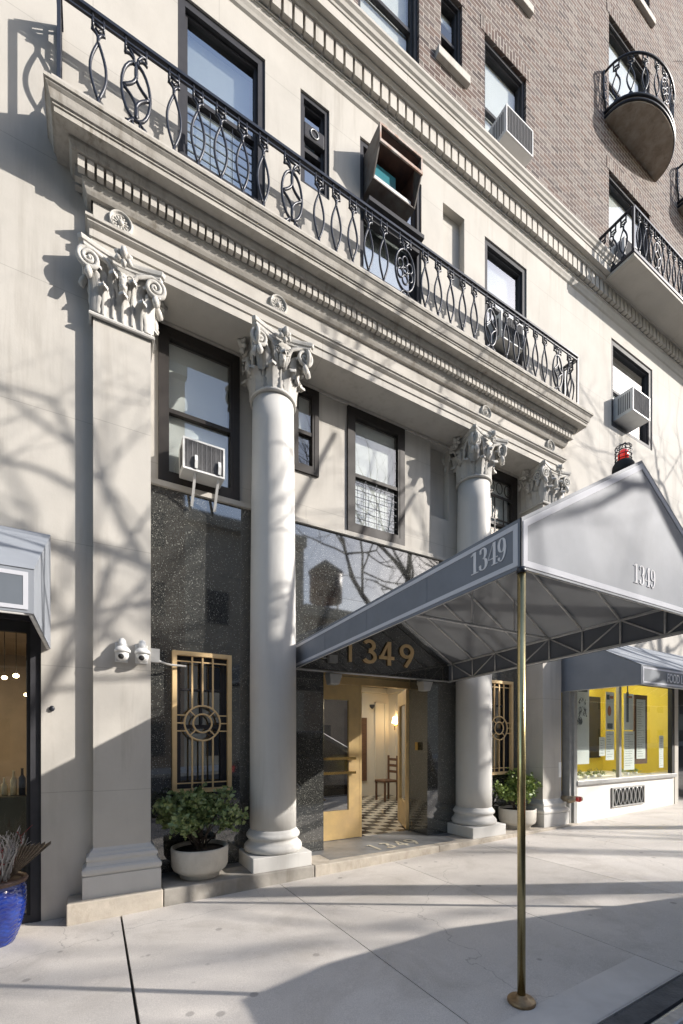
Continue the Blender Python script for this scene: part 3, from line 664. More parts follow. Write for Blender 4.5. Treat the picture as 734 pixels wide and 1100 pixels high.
def side_carving(mb, c, n, half, z0, H):
    """scrolls, stems and centre figure of one face; c = face centre at bell, n outward"""
    n = Vector(n); t = Vector((-n.y, n.x, 0)); c = Vector(c); up = Vector((0,0,1))
    for s_ in (-1, 1):
        cc = c + t*s_*(half-.075) + n*.075 + up*(H*.735)
        ax = (t*s_*-1).normalized(); ay = up
        base = c + t*s_*.035 + n*.03 + up*(H*.40)
        lead = [base, c+t*s_*.06+n*.045+up*(H*.62), c+t*s_*.12+n*.06+up*(H*.82), cc+up*.088+t*s_*-.03]
        # spiral begins at the top of the scroll and rolls inward
        pts = []; rs = []
        for p in lead: pts.append(p); rs.append(.021)
        for k in range(1, 38):
            f = k/37; a = PI/2 - f*2.1*2*PI; R_ = .088*(1-f)**.8+.004
            pts.append(cc + t*s_*math.cos(a)*R_ + up*math.sin(a)*R_ + n*(.012*f)); rs.append(.023-.010*f)
        mb.tube(pts, rs, 6)
        blob(mb, cc+n*.01, .018)
        # inner small helix toward the centre
        ci = c + t*s_*.052 + n*.065 + up*(H*.70)
        pts = [base, c+t*s_*.085+n*.05+up*(H*.60)]
        for k in range(0, 24):
            f = k/23; a = 0.4 + f*1.6*2*PI; R_ = .042*(1-f)**.8+.003
            pts.append(ci + t*s_*math.cos(a)*R_ + up*math.sin(a)*R_)
        mb.tube(pts, .011, 5)
        # little flower / leaf pod under the volute
        q = cc + up*-.12 + t*s_*.005
        mb.tube([q+up*.05, q+n*.01, q-up*.045+n*.028, q-up*.07+n*.012], [.018,.034,.030,.008], 7)
        lf = c + t*s_*(half*.48) + up*(H*.34)
        leaf(mb, lf, (n+t*s_*.55).normalized(), (t-n*s_*.55).normalized(), .10, H*.36, .07)
    # centre figure: stem, fruit cluster and flower on the abacus
    mb.tube([c+n*.05+up*(H*.42), c+n*.075+up*(H*.56), c+n*.07+up*(H*.72)], [.030,.040,.028], 8)
    for k in range(5):
        a = k*1.3; blob(mb, c+n*(.085+.01*math.cos(a*2))+up*(H*(.50+.05*k))+t*.022*math.sin(a*2.3), .023)
    fleuron(mb, c+n*(.12)+up*(H*.90), n, 1.5)
def capital_round(cx, cy, z0, H, parent):
    mb = MB(); r = .235
    mb.lathe([(r+.02,z0-.02),(r+.028,z0-.008),(r+.026,z0+.008),(r+.004,z0+.014),(r-.01,z0+.03),(r-.01,z0+H*.6),(r+.02,z0+H*.78),(r+.055,z0+H*.86)], cx, cy, 40)
    for k in range(8):
        a = 2*PI*(k+.5)/8; n = (math.cos(a), math.sin(a), 0); t = (-math.sin(a), math.cos(a), 0)
        leaf(mb, (cx+(r+.0)*n[0], cy+(r+.0)*n[1], z0+.012), n, t, .150, H*.36, .085)
        a = 2*PI*k/8; n = (math.cos(a), math.sin(a), 0); t = (-math.sin(a), math.cos(a), 0)
        leaf(mb, (cx+(r-.012)*n[0], cy+(r-.012)*n[1], z0+.03), n, t, .135, H*.60, .095)
    for n in ((0,-1,0),(1,0,0),(-1,0,0),(0,1,0)):
        side_carving(mb, (cx+n[0]*.215, cy+n[1]*.215, z0), n, .335, z0, H)
    abacus(mb, cx, cy, .375, .375, z0+H*.865, z0+H-.002, .085)
    return mb.build('capital', M['carved'], parent)
def capital_flat(X0, X1, z0, H, parent):
    mb = MB(); cx = (X0+X1)/2; hw = (X1-X0)/2; yf = YP
    sweep2(mb, [(.012,z0-.03),(.03,z0-.026),(.034,z0-.012),(.026,z0+.004),(.004,z0+.012),(.0,z0+.05),(.0,z0+H*.7),(.03,z0+H*.87)], X0, X1, yf, YB)
    for i in range(3):
        x = X0+(X1-X0)*(i+.5)/3; leaf(mb, (x, yf, z0+.012), (0,-1,0), (1,0,0), .14, H*.36, .085)
    for i in range(2):
        x = X0+(X1-X0)*(i+1)/3; leaf(mb, (x, yf+.01, z0+.03), (0,-1,0), (1,0,0), .13, H*.60, .095)
    for sx, X in ((-1, X0), (1, X1)):
        q = Vector((sx, -1, 0)).normalized(); t = Vector((-q.y, q.x, 0))
        leaf(mb, (X, yf, z0+.02), q, t, .15, H*.60, .07)
        leaf(mb, (X, yf+.17, z0+.012), (sx,0,0), (0,1,0), .15, H*.36, .05); leaf(mb, (X, yf+.30, z0+.03), (sx,0,0), (0,1,0), .15, H*.6, .05)
    side_carving(mb, (cx, yf+.015, z0), (0,-1,0), hw+.105, z0, H)
    side_carving(mb, (X0+.015, yf+.24, z0), (-1,0,0), .27, z0, H); side_carving(mb, (X1-.015, yf+.24, z0), (1,0,0), .27, z0, H)
    abacus(mb, cx, yf+.24, hw+.135, .365, z0+H*.865, z0+H-.002, .075)
    return mb.build('capital', M['carved'], parent)
PX = ((0.0, .478), (6.296, 6.774))
for a, b_ in PX:
    p = pilaster(a, b_); capital_flat(a, b_, 5.41, .58, p)

def column(cx, cy):
    p = bpy.data.objects.new('column', None); C.objects.link(p); p.parent = bld; p.location = Vector((cx, cy, FLR)) - wloc(bld)
    mb = MB(); mb.box(cx-.34, cx+.34, 4.43, YB+.005, FLR-.02, .333); bevel(mb.build('plinth', M['stone_col'], p), .008)
    mb = MB(); mb.lathe([(.30,.333),(.318,.345),(.328,.37),(.326,.395),(.312,.418),(.295,.428),(.292,.436),(.284,.445),(.276,.46),(.278,.478),(.288,.486),(.296,.492),(.303,.508),(.300,.528),(.288,.542),(.282,.546),(.280,.556),(.268,.566),(.262,.585)], cx, cy, 48)
    mb.build('base', M['stone_col'], p)
    mb = MB(); prof = []
    for k in range(17):
        f = k/16; prof.append((.262-.028*max(0, f-.3)**1.4/.6, .585+(5.385-.585)*f))
    mb.lathe(prof, cx, cy, 56); mb.build('shaft', M['stone_col'], p)
    capital_round(cx, cy, 5.41, .58, p)
    return p
c1 = column(1.793, 4.74)
copy_tree(c1, bld, Vector((4.98, 4.74, FLR)) - wloc(bld))

# ---- wrought iron railings
def arc2(p, q, bulge, n=8):
    """arc in (u,z) from p to q, bulging sideways"""
    (a, b1), (c, d) = p, q; dx, dz = c-a, d-b1; Ln = math.hypot(dx, dz); nx, nz = dz/Ln, -dx/Ln; out = []
    for k in range(n+1):
        f = k/n; s_ = math.sin(f*PI)*bulge; out.append((a+dx*f+nx*s_, b1+dz*f+nz*s_))
    return out
def bal_narrow(H):
    R = .0095; L_ = []
    w_ = .042; zt = H-.13
    L_ += [([(-w_, H), (-w_, zt)], R), ([(w_, H), (w_, zt)], R), ([(-w_, H-.075), (w_, H-.075)], R)]
    L_ += [(arc2((-w_-.012, zt), (0, zt-.06), -.014, 6), .009), (arc2((w_+.012, zt), (0, zt-.06), .014, 6), .009), ([(0, zt-.05), (0, zt-.11)], .011)]
    L_ += [([(-w_*.5,H-.11),(0,H-.13),(w_*.5,H-.11)], .008)]
    top = zt-.09
    L_ += [(arc2((0, top), (0, .075), .062, 12), .0095), (arc2((0, top), (0, .075), -.062, 12), .0095)]
    L_ += [([(0,.09),(0,.0)], .011), (arc2((0,.06),(-.03,.005),.01,5), .008), (arc2((0,.06),(.03,.005),-.01,5), .008)]
    return L_
def ell(a, b1, cz, n=24, cx=0): return [(cx+a*math.cos(2*PI*k/n), cz+b1*math.sin(2*PI*k/n)) for k in range(n)]
def bal_wide(H):
    R = .0095; L_ = []; w_ = .085; zt = H-.13
    L_ += [([(-w_, H), (-w_, zt)], R), ([(w_, H), (w_, zt)], R), ([(-w_, H-.075), (w_, H-.075)], R)]
    for s_ in (-1, 1):
        L_ += [(arc2((s_*(w_+.01), zt-.01), (s_*.02, zt-.02), s_*.02, 6), .009), (arc2((s_*.055, zt+.05), (s_*.02, zt-.07), s_*.02, 6), .009)]
    cz = (zt-.06+.09)/2+.01; b1 = (zt-.06-.09)/2; a = .118
    L_ += [(ell(a, b1, cz), .0105, True)]
    for sx in (-1, 1):
        for sz in (-1, 1):
            L_ += [(arc2((sx*a*.93, cz), (0, cz+sz*b1*.95), -sx*sz*.05, 9), .0105)]
    for s_ in (-1, 1):
        L_ += [(arc2((s_*.02, .10), (s_*.075, .0), -s_*.02, 6), .009), (arc2((s_*.09,.06), (s_*.03,.12), -s_*.015, 5), .008), ([(s_*.03, .11), (s_*.03, 0)], .008)]
    return L_
def bal_flower(H):
    L_ = bal_wide(H)[:7]; zt = H-.13; cz = (zt-.06+.09)/2+.01; b1 = (zt-.06-.09)/2; a = .15
    L_ += [(ell(a, b1, cz), .0105, True), (ell(.035, .035, cz, 12), .009, True)]
    for k in range(6):
        t = 2*PI*k/6+PI/6; L_ += [(ell(.042, .058, cz+.115*math.sin(t), 14, .085*math.cos(t)), .008, True)]
    for s_ in (-1, 1): L_ += [(arc2((s_*.02, .10), (s_*.075, .0), -s_*.02, 6), .009), ([(s_*.03, .11), (s_*.03, 0)], .008)]
    return L_
def bal_mesh(kind, H):
    mb = MB()
    for e in {'n': bal_narrow, 'w': bal_wide, 'f': bal_flower}[kind](H):
        mb.tube([(p[0], 0, p[1]) for p in e[0]], e[1]*1.38, 5, closed=len(e) > 2, smooth=True)
    me = bpy.data.meshes.new('baluster'); me.from_pydata([tuple(v) for v in mb.v], [], mb.f); me.update()
    me.polygons.foreach_set('use_smooth', mb.sm); me.materials.append(M['iron']); return me
BM = {(k, h): bal_mesh(k, h) for k in 'nwf' for h in (.80, .72)}
def put_bal(kind, h, parent, loc, rz=0, sx=1):
    o = bpy.data.objects.new('baluster', BM[(kind, h)]); C.objects.link(o); o.parent = parent
    o.location = Vector(loc)-wloc(parent); o.rotation_euler = (0,0,rz); o.scale = (sx,1,1); return o
YR = 4.375; ZR = 7.10; RX0, RX1 = -.25, 6.985; ZT = ZR+.80
mb = MB(); mb.box(RX0-.05, RX1+.05, YR-.05, YR+.045, 6.9, ZR-.002); mb.box(RX0-.05, RX0+.05, YR+.046, YW, 6.9, ZR-.003); mb.box(RX1-.05, RX1+.05, YR+.046, YW, 6.9, ZR-.003); mb.build('balcony_kerb', M['stone'], bld)
mb = MB()
def rail(mb, pts, z): mb.tube([(x, y, z) for x, y in pts], .020, 4, flat=.75, smooth=False)
mb.box(RX0, RX1, YR-.022, YR+.022, ZT, ZT+.028); mb.box(RX0, RX1, YR-.010, YR+.010, ZT-.045, ZT-.03)
for x in (RX0, RX1): mb.box(x-.022, x+.022, YR+.022, YW+.02, ZT, ZT+.027); mb.box(x-.010, x+.010, YR, YW, ZT-.046, ZT-.031)
for x in (RX0, RX1): mb.box(x-.014, x+.014, YR-.014, YR+.014, ZR-.03, ZT)
for x in (RX0, RX1): mb.box(x-.012, x+.012, YW-.03, YW, ZR-.03, ZT)
rl = mb.build('balcony_railing', M['iron'], bld)
cx = 3.40
for q, k in ((-2,'w'),(-1,'w'),(0,'f'),(1,'w'),(2,'w')):
    put_bal(k, .80, rl, (cx+q*1.53, YR, ZR))
for q in (-2,-1,0,1):
    for j in range(5): put_bal('n', .80, rl, (cx+q*1.53+.325+.22*j, YR, ZR))
put_bal('n', .80, rl, (cx-3.36, YR, ZR)); put_bal('n', .80, rl, (cx+3.36, YR, ZR))
put_bal('n', .80, rl, (RX0, (YR+YW)/2, ZR), PI/2); put_bal('n', .80, rl, (RX1, (YR+YW)/2, ZR), PI/2)

# rectangular balcony on the cornice at the right
X2 = 7.98; X2b = 12.6; Y2 = 4.0; Z2 = 9.80
mb = MB(); mb.box(X2, X2b, Y2, YK, Z2, Z2+.05); bevel(mb.build('balcony_slab', M['stone'], bld), .006)
mb = MB(); mb.box(X2-.012, X2b+.012, Y2-.012, YK, Z2+.053, Z2+.10); zt = Z2+.82
mb.box(X2, X2b, Y2-.01, Y2+.03, zt, zt+.03)
for x in (X2, X2b): mb.box(x-.02, x+.02, Y2+.03, YK, zt, zt+.029); mb.box(x-.018, x+.018, Y2-.008, Y2+.028, Z2+.10, zt)
r2 = mb.build('upper_balcony_railing', M['iron'], bld)
x = X2+.17; i = 0
while x < X2b-.1:
    put_bal('w' if i % 5 == 3 else 'n', .72, r2, (x, Y2+.01, Z2+.10)); x += .205; i += 1
for y in (4.17, 4.34, 4.52): put_bal('n', .72, r2, (X2, y, Z2+.10), PI/2)
# curved balconies
def curved_balcony(cx, hw, pr, z):
    n = 28; arc = [(cx-hw*math.cos(PI*k/n), YK-pr*math.sin(PI*k/n)**.9) for k in range(n+1)]
    mb = MB(); mb.prism([(x, y, z) for x, y in arc], (0,0,1), .10); s_ = fixn(mb.build('curved_balcony_slab', M['soffit'], bld))
    mb = MB(); a2 = [(cx-(hw+.01)*math.cos(PI*k/n), YK-(pr+.01)*math.sin(PI*k/n)**.9) for k in range(n+1)]
    mb.tube([(x, y, z+.125) for x, y in a2], .03, 6); mb.tube([(x, y, z+.04) for x, y in a2], .022, 6)
    mb.tube([(x, y, z+.88) for x, y in a2], .022, 6)
    for x in (a2[0][0], a2[-1][0]):
        mb.tube([(x, YK-.01, z+.88), (x-.06*(1 if x < cx else -1), YK-.02, z+.85), (x-.07*(1 if x < cx else -1), YK-.02, z+.5), (x, YK-.02, z+.15)], .016, 5)
        for q in range(4): mb.tube([(x+.03*math.cos(t*PI/5), YK-.02, z+.28+q*.15+.06*math.sin(t*PI/5)) for t in range(10)], .008, 4, closed=True)
    r = mb.build('curved_railing', M['iron'], bld)
    ts = [.09,.20,.31,.41,.5,.59,.69,.80,.91]
    for i, f in enumerate(ts):
        a = PI*f; x = cx-hw*math.cos(a); y = YK-pr*math.sin(a)**.9
        dx = hw*math.sin(a); dy = -pr*math.cos(a)
        put_bal('f' if i == 4 else 'n', .72, r, (x, y, z+.15), math.atan2(dy, dx), 1.0)
    return r
curved_balcony(9.22, .92, .58, 13.12); curved_balcony(12.0, .92, .58, 13.12)

# ---- portal: bronze doors, number, lights
YD = 5.34
mb = MB()
mb.box(2.544, 4.25, YD, YD+.06, 2.36, 2.47)
mb.box(3.333, 3.365, YD-.008, YD+.05, FLR, 2.36)
mb.build('door_frame', M['doorbrass'], bld)
def glass_door(name, P, ang, Wd, side):
    """leaf hinged at P, width Wd along direction ang"""
    d = bpy.data.objects.new(name, None); C.objects.link(d); d.parent = bld; d.location = Vector(P)-wloc(bld); d.rotation_euler = (0,0,ang)
    def bl(mb, nm, m): 
        o = bpy.data.objects.new(nm, bpy.data.meshes.new(nm)); o.data.from_pydata([tuple(v) for v in mb.v], [], mb.f); o.data.update(); o.data.materials.append(m); C.objects.link(o); o.parent = d; return o
    H = 2.17; m1 = MB()
    m1.box(0,.09,-.025,.025,0,H); m1.box(Wd-.19,Wd,-.025,.025,0,H); m1.box(.09,Wd-.19,-.025,.025,H-.22,H); m1.box(.09,Wd-.19,-.025,.025,0,.40)
    bl(m1, 'door_leaf', M['doorbrass'])
    m1 = MB(); m1.box(.085,Wd-.185,-.004,.004,.39,H-.21); bl(m1, 'door_glass', M['doorglass'])
    m1 = MB()
    for z in (.93, 1.13): m1.box(.03,Wd-.10,-.075,-.055,z-.018,z+.018); m1.box(.05,.07,-.056,-.02,z-.012,z+.012); m1.box(Wd-.14,Wd-.12,-.056,-.02,z-.012,z+.012)
    bl(m1, 'push_bar', M['brass'])
    return d
glass_door('entrance_door', (2.55, YD+.02, FLR+.005), 0, .79, 1)
glass_door('entrance_door', (4.24, YD+.05, FLR+.005), math.radians(62), .83, 1)

# stroke lettering
def ribbon(pts, ws, closed=False):
    """2D ribbon polygon quads from centre points and widths"""
    n = len(pts); Lf = []; Rt = []
    for i, (x, y) in enumerate(pts):
        if closed: a = pts[(i+1) % n]; b2 = pts[i-1]
        else: a = pts[min(i+1, n-1)]; b2 = pts[max(i-1, 0)]
        dx, dy = a[0]-b2[0], a[1]-b2[1]; l = math.hypot(dx, dy) or 1; nx, ny = -dy/l, dx/l; w_ = ws[i]/2
        Lf.append((x+nx*w_, y+ny*w_)); Rt.append((x-nx*w_, y-ny*w_))
    q = []
    for i in range(n if closed else n-1):
        j = (i+1) % n; q.append([Lf[i], Lf[j], Rt[j], Rt[i]])
    return q
def earc(cx, cy, rx, ry, a0, a1, n=18): return [(cx+rx*math.cos(math.radians(a0+(a1-a0)*k/n)), cy+ry*math.sin(math.radians(a0+(a1-a0)*k/n))) for k in range(n+1)]
def dot(cx, cy, r, n=12): return [[(cx+r*math.cos(2*PI*k/n), cy+r*math.sin(2*PI*k/n)) for k in range(n)]]
def digit_didone(ch):
    G = []   # groups of polygons, each on its own hair-thin layer
    thick = .17; thin = .035
    def vw(p, cx):   # thick where travelling vertically
        ws = []
        for i in range(len(p)):
            a = p[min(i+1, len(p)-1)]; b2 = p[max(i-1, 0)]; dx, dy = a[0]-b2[0], a[1]-b2[1]; l = math.hypot(dx, dy) or 1
            ws.append(thin+(thick-thin)*abs(dy/l)**2.2)
        return ws
    if ch == '1':
        G += [[[(.20,0),(.37,0),(.37,1.0),(.20,1.0)]], [[(.06,0),(.20,0),(.20,.04),(.06,.04)], [(.37,0),(.50,0),(.50,.04),(.37,.04)]], [[(.04,.86),(.20,.90),(.20,.98),(.04,.90)]]]
    if ch == '3':
        p = earc(.24,.745,.17,.235,150,-90); G += [ribbon(p, vw(p, 0))]
        p = earc(.24,.265,.20,.25,90,-150); G += [ribbon(p, vw(p, 0))]
        G += [dot(.11,.82,.068), dot(.09,.19,.075)]
    if ch == '4':
        G += [[[(.30,0),(.45,0),(.45,1.0),(.30,1.0)]], [[(.30,1.0),(.30,.93),(.06,.33),(.02,.33)]], [[(.02,.33),(.02,.29),(.56,.29),(.56,.33)]], [[(.20,0),(.30,0),(.30,.04),(.20,.04)], [(.45,0),(.55,0),(.55,.04),(.45,.04)]]]
    if ch == '9':
        p = earc(.25,.69,.155,.29,0,342,28); G += [ribbon(p, [w_*.8 for w_ in vw(p, 0)], True)]
        p = [(.405,.69)]+earc(.20,.55,.23,.53,0,-115,14); G += [ribbon(p, [.13-.095*i/(len(p)-1) for i in range(len(p))])]
        G += [dot(.11,.13,.07)]
    return G
def digit_gothic(ch, st=.13):
    G = []
    if ch == '1': G += [[[(.2,0),(.2+st,0),(.2+st,1),(.2,1)]], [[(.07,.86),(.2,.95),(.2,1),(.16,1)]]]
    if ch == '3':
        p = earc(.25,.75,.175,.185,150,-90); G += [ribbon(p, [st]*len(p))]
        p = earc(.25,.29,.215,.225,95,-150); G += [ribbon(p, [st]*len(p))]
    if ch == '4': G += [[[(.36,0),(.36+st,0),(.36+st,1),(.36,1)]], [[(.36,1),(.36,.80),(.18,.36),(.02,.28)]], [[(.02,.38),(.02,.25),(.62,.25),(.62,.38)]]]
    if ch == '9':
        p = earc(.29,.69,.23,.245,0,360,28)[:-1]; G += [ribbon(p, [st]*len(p), True)]
        p = [(.52,.66),(.49,.5),(.40,.30),(.24,.02)]; G += [ribbon(p, [st]*4)]
    return G
def lettering(mb, text, fn, org, ux, uz, h, adv, thick, wx=1.0):
    """org = lower left, ux/uz unit vectors, outward normal = ux x uz"""
    ux = Vector(ux); uz = Vector(uz); n = ux.cross(uz).normalized(); x = 0; lay = 0
    for ch in text:
        for g in fn(ch):
            lay += 1; t = thick+.0004*(lay % 5)
            for poly in g:
                a = sum(poly[i][0]*poly[(i+1) % len(poly)][1]-poly[(i+1) % len(poly)][0]*poly[i][1] for i in range(len(poly)))
                if a < 0: poly = poly[::-1]
                top = [Vector(org)+ux*(x+p[0]*h*wx)+uz*(p[1]*h)+n*t for p in poly]; m_ = len(top)
                bot = [v-n*t for v in top]
                mb.add(top+bot, [tuple(range(m_))]+[(i, i+m_, (i+1) % m_+m_, (i+1) % m_) for i in range(m_)])
        x += adv*h
for ch, x in (('1', 2.84), ('3', 3.12), ('4', 3.375), ('9', 3.735)):
    mb = MB(); lettering(mb, ch, digit_gothic, (x, YB-.012, 2.600), (1,0,0), (0,0,1), .325, 1, .018, 1.28 if ch != '1' else 1.0)
    mb.build('house_number', M['gold'], bld)
mb = MB(); lettering(mb, '1349', digit_gothic, (3.10, 4.58, FLR+.0035), (1,0,0), (0,1,0), .28, .72, .0015)
mb.build('floor_number', mat('brass_inlay', (.50, .46, .36), .5, metal=.1, var=.3, vscale=20), bld)

# window grilles (brass)
def grille(x0, x1, z0, z1, Y):
    mb = MB(); t = .045
    for a in ((x0,x0+t,z0,z1),(x1-t,x1,z0,z1),(x0+t,x1-t,z1-t,z1),(x0+t,x1-t,z0,z0+t)): mb.box(a[0],a[1],Y,Y+.05,a[2],a[3])
    cx = (x0+x1)/2; cz = z0+(z1-z0)*.495; R = .19; r = .10; wd = x1-x0
    def bar(p, q, w_=.010): mb.tube([p, q], w_, 4, smooth=False)
    yb = Y+.025
    for k, dx in enumerate((-.11, 0, .11)):
        zz = math.sqrt(R*R-dx*dx)
        bar((cx+dx, yb, z0+t), (cx+dx, yb, cz-zz), .012); bar((cx+dx, yb, cz+zz), (cx+dx, yb, z1-t), .012)
    for z in (z0+t+.06, z1-t-.06): bar((x0+t, yb+.004, z), (x1-t, yb+.004, z), .009)
    for dz in (-.085, 0, .085):
        xx = math.sqrt(R*R-dz*dz); bar((x0+t, yb, cz+dz), (cx-xx, yb, cz+dz), .009); bar((cx+xx, yb, cz+dz), (x1-t, yb, cz+dz), .009)
    for RR in (R, r): mb.tube([(cx+RR*math.cos(2*PI*k/32), yb, cz+RR*math.sin(2*PI*k/32)) for k in range(32)], .011, 6, closed=True)
    for k in range(4):
        a = PI/4+k*PI/2; bar((cx+r*math.cos(a), yb, cz+r*math.sin(a)), (cx+R*math.cos(a), yb, cz+R*math.sin(a)), .009)
    return mb.build('window_grille', M['gold'], bld)
for x0, x1, h in ((.728, 1.357, G1), (5.417, 6.046, G2)):
    grille(x0, x1, 1.01, 2.53, YB-.055)
    window((h[0], h[1], h[2], h[3]), YB+.06, 'winmetal', .035, ext=.02)
    g = MB(); g.box(h[0]+.05, h[1]-.05, YB+.045, YB+.06, 2.12, 2.14); g.box((h[0]+h[1])/2-.012, (h[0]+h[1])/2+.012, YB+.043, YB+.06, 1.75, 2.45)
    g.build('window_bar', M['winmetal'], bld)
mb = MB(); mb.box(.3, 1.9, 5.6, 5.65, .2, 3.1); mb.box(4.9, 6.5, 5.6, 5.65, .2, 3.1); mb.box(1.9, 1.95, 5.03, 5.65, .2, 3.1); mb.box(4.85, 4.9, 5.03, 5.65, .2, 3.1)
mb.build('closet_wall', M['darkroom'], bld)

# ---- lobby
mb = MB()
mb.quad((1.96,5.37,FLR-.01),(8.5,5.37,FLR-.01),(8.5,9.4,FLR-.01),(1.96,9.4,FLR-.01)); mb.build('lobby_floor', M['checker'], bld)
mb = MB()
mb.quad((1.96,9.1,.1),(8.5,9.1,.1),(8.5,9.1,3.0),(1.96,9.1,3.0)); mb.quad((6.55,5.7,.1),(6.55,9.1,.1),(6.55,9.1,3.0),(6.55,5.7,3.0))
mb.quad((1.96,5.4,.1),(1.96,9.1,.1),(1.96,9.1,3.0),(1.96,5.4,3.0)); mb.quad((1.96,5.4,2.95),(6.6,5.4,2.95),(6.6,9.1,2.95),(1.96,9.1,2.95))
mb.quad((4.25,5.41,.1),(6.55,5.41,.1),(6.55,5.41,3.0),(4.25,5.41,3.0))
mb.box(1.96, 6.5, 9.0, 9.1, 2.72, 2.84); mb.box(6.43, 6.55, 5.7, 9.0, 2.72, 2.84)
for x0, x1 in ((3.6,4.2),(6.12,6.45)): 
    for a in ((x0,x0+.03,.5,2.5),(x1-.03,x1,.5,2.5),(x0,x1,2.47,2.5),(x0,x1,.5,.53)): mb.box(a[0],a[1],9.07,9.1,a[2],a[3])
for y0, y1 in ((8.0,8.8),(6.9,7.8),(5.9,6.7)):
    for a in ((y0,y0+.03,.5,2.5),(y1-.03,y1,.5,2.5),(y0,y1,2.47,2.5),(y0,y1,.5,.53)): mb.box(6.52,6.55,a[0],a[1],a[2],a[3])
mb.build('lobby_wall', M['cream'], bld)
mb = MB(); mb.box(5.25,5.42,9.06,9.1,FLR,2.3); mb.box(5.66,5.86,9.05,9.1,.55,2.1); mb.build('lobby_door_opening', M['wood'], bld)
sc = empty('wall_sconce', (6.47, 8.72, 1.97), 'small lit wall sconce glowing on the cream lobby wall inside the entrance', 'lamp')
mb = MB(); mb.cyl((6.55,8.72,1.92),(6.46,8.72,1.90),.02,8); mb.tube([(6.46,8.72,1.80),(6.46,8.72,1.97)],.012,6); mb.build('bracket', M['brass'], sc)
mb = MB(); mb.lathe([(.07,1.97),(.04,2.12)], 6.46, 8.72, 16, cap=False); mb.build('lamp_shade', M['lamp'], sc)
ld = bpy.data.lights.new('lobby_lamp', 'AREA'); ld.energy = 22; ld.size = 1.6; ld.color = (1, .95, .86)
lo = bpy.data.objects.new('lobby_lamp', ld); C.objects.link(lo); lo.location = (4.6, 7.4, 2.85)
# chair
ch = empty('side_chair', (5.85, 8.2, FLR), 'dark wooden ladder back chair on the checkered lobby floor', 'chair')
mb = MB(); mb.box(5.65,6.05,8.0,8.4,FLR+.42,FLR+.47); bevel(mb.build('seat', M['wood'], ch), .01)
for x, y in ((5.68,8.03),(6.02,8.03),(5.68,8.37),(6.02,8.37)):
    mb = MB(); mb.box(x-.018,x+.018,y-.018,y+.018,FLR,FLR+.42); mb.build('leg', M['wood'], ch)
mb = MB()
for y in (8.03, 8.37): mb.box(6.005,6.04,y-.018,y+.018,FLR+.47,FLR+1.02)
for z in (.62,.76,.90): mb.box(6.01,6.03,8.04,8.36,FLR+z,FLR+z+.06)
mb.build('backrest', M['wood'], ch)
dc = MB(); dc.lathe([(.001,2.31),(.06,2.36),(.07,2.42)], 5.95, 8.95, 16); tag(dc.build('dome_camera', M['dkgrill']), 'small dark dome camera high on the lobby back wall', 'camera')

# portal lights and boxes
def flood(x, z, lab):
    o = empty('flood_light', (x, YB, z), lab, 'light', 'flood lights at the top corners of the entrance')
    mb = MB(); mb.box(x-.05, x+.05, YB-.05, YB, z-.01, z+.06); bevel(mb.build('mounting_box', M['alum'], o), .006)
    mb = MB(); mb.add([(x-.09,YB-.20,z+.03),(x+.09,YB-.20,z+.03),(x+.09,YB-.05,z+.03),(x-.09,YB-.05,z+.03),(x-.06,YB-.17,z-.10),(x+.06,YB-.17,z-.10),(x+.06,YB-.05,z-.10),(x-.06,YB-.05,z-.10)],
        [(0,1,2,3),(7,6,5,4),(0,4,5,1),(1,5,6,2),(2,6,7,3),(3,7,4,0)]); bevel(mb.build('lamp_housing', M['alum'], o), .01)
flood(2.62, 2.37, 'grey metal flood light at the upper left corner of the entrance opening'); flood(4.10, 2.37, 'grey metal flood light at the upper right corner of the entrance opening')
mb = MB(); mb.box(2.60,2.72,YB-.06,YB,2.56,2.66); mb.tube([(2.33,YB-.03,2.62),(2.60,YB-.03,2.61)],.010,6); tag(bevel(mb.build('junction_box', M['alum']), .004), 'small grey junction box with a short conduit above the brass door', 'box')
mb = MB(); mb.box(3.98+.13,4.19,YD-.2,YD-.18,1.3,1.4)
mb = MB(); mb.box(4.20,4.249,5.10,5.16,1.42,1.54); tag(mb.build('door_bell', M['brass']), 'small brass door bell plate on the granite beside the open door', 'bell')

# ------------------------------------------------------------------ entrance canopy
XA, XB, XM = 2.10, 4.665, 3.385; YF, YR_ = 1.645, 4.93
def cs(y): return -.0389*(y-1.645)
can = empty('entrance_canopy', (XM, YF, gz(XM, YF)), 'grey canvas entrance canopy with white borders, number 1349 and brass poles', 'canopy')
ZB, ZTp, ZRg = 2.558, 2.845, 3.572
mb = MB(); T = .006
def dbl(mb, q, nrm, th=T):
    n = Vector(nrm)*th; q = [Vector(p) for p in q]; m_ = len(q)
    mb.add(q+[p+n for p in q], [tuple(range(m_)), tuple(range(2*m_-1, m_-1, -1))]+[(i, i+m_, (i+1) % m_+m_, (i+1) % m_) for i in range(m_)])
zb = lambda y: ZB+cs(y); zt_ = lambda y: ZTp+cs(y); zr = lambda y: ZRg+cs(y)
dbl(mb, [(XA,YF,zb(YF)),(XA,YF,zt_(YF)),(XA,YR_,zt_(YR_)),(XA,YR_,zb(YR_))], (1,0,0))
dbl(mb, [(XB,YF,zb(YF)),(XB,YR_,zb(YR_)),(XB,YR_,zt_(YR_)),(XB,YF,zt_(YF))], (-1,0,0))
dbl(mb, [(XA,YF,zb(YF)),(XB,YF,zb(YF)),(XB,YF,zt_(YF)),(XM,YF,zr(YF)),(XA,YF,zt_(YF))], (0,1,0))
fixn(mb.build('valance', M['canvas'], can))
mb = MB()
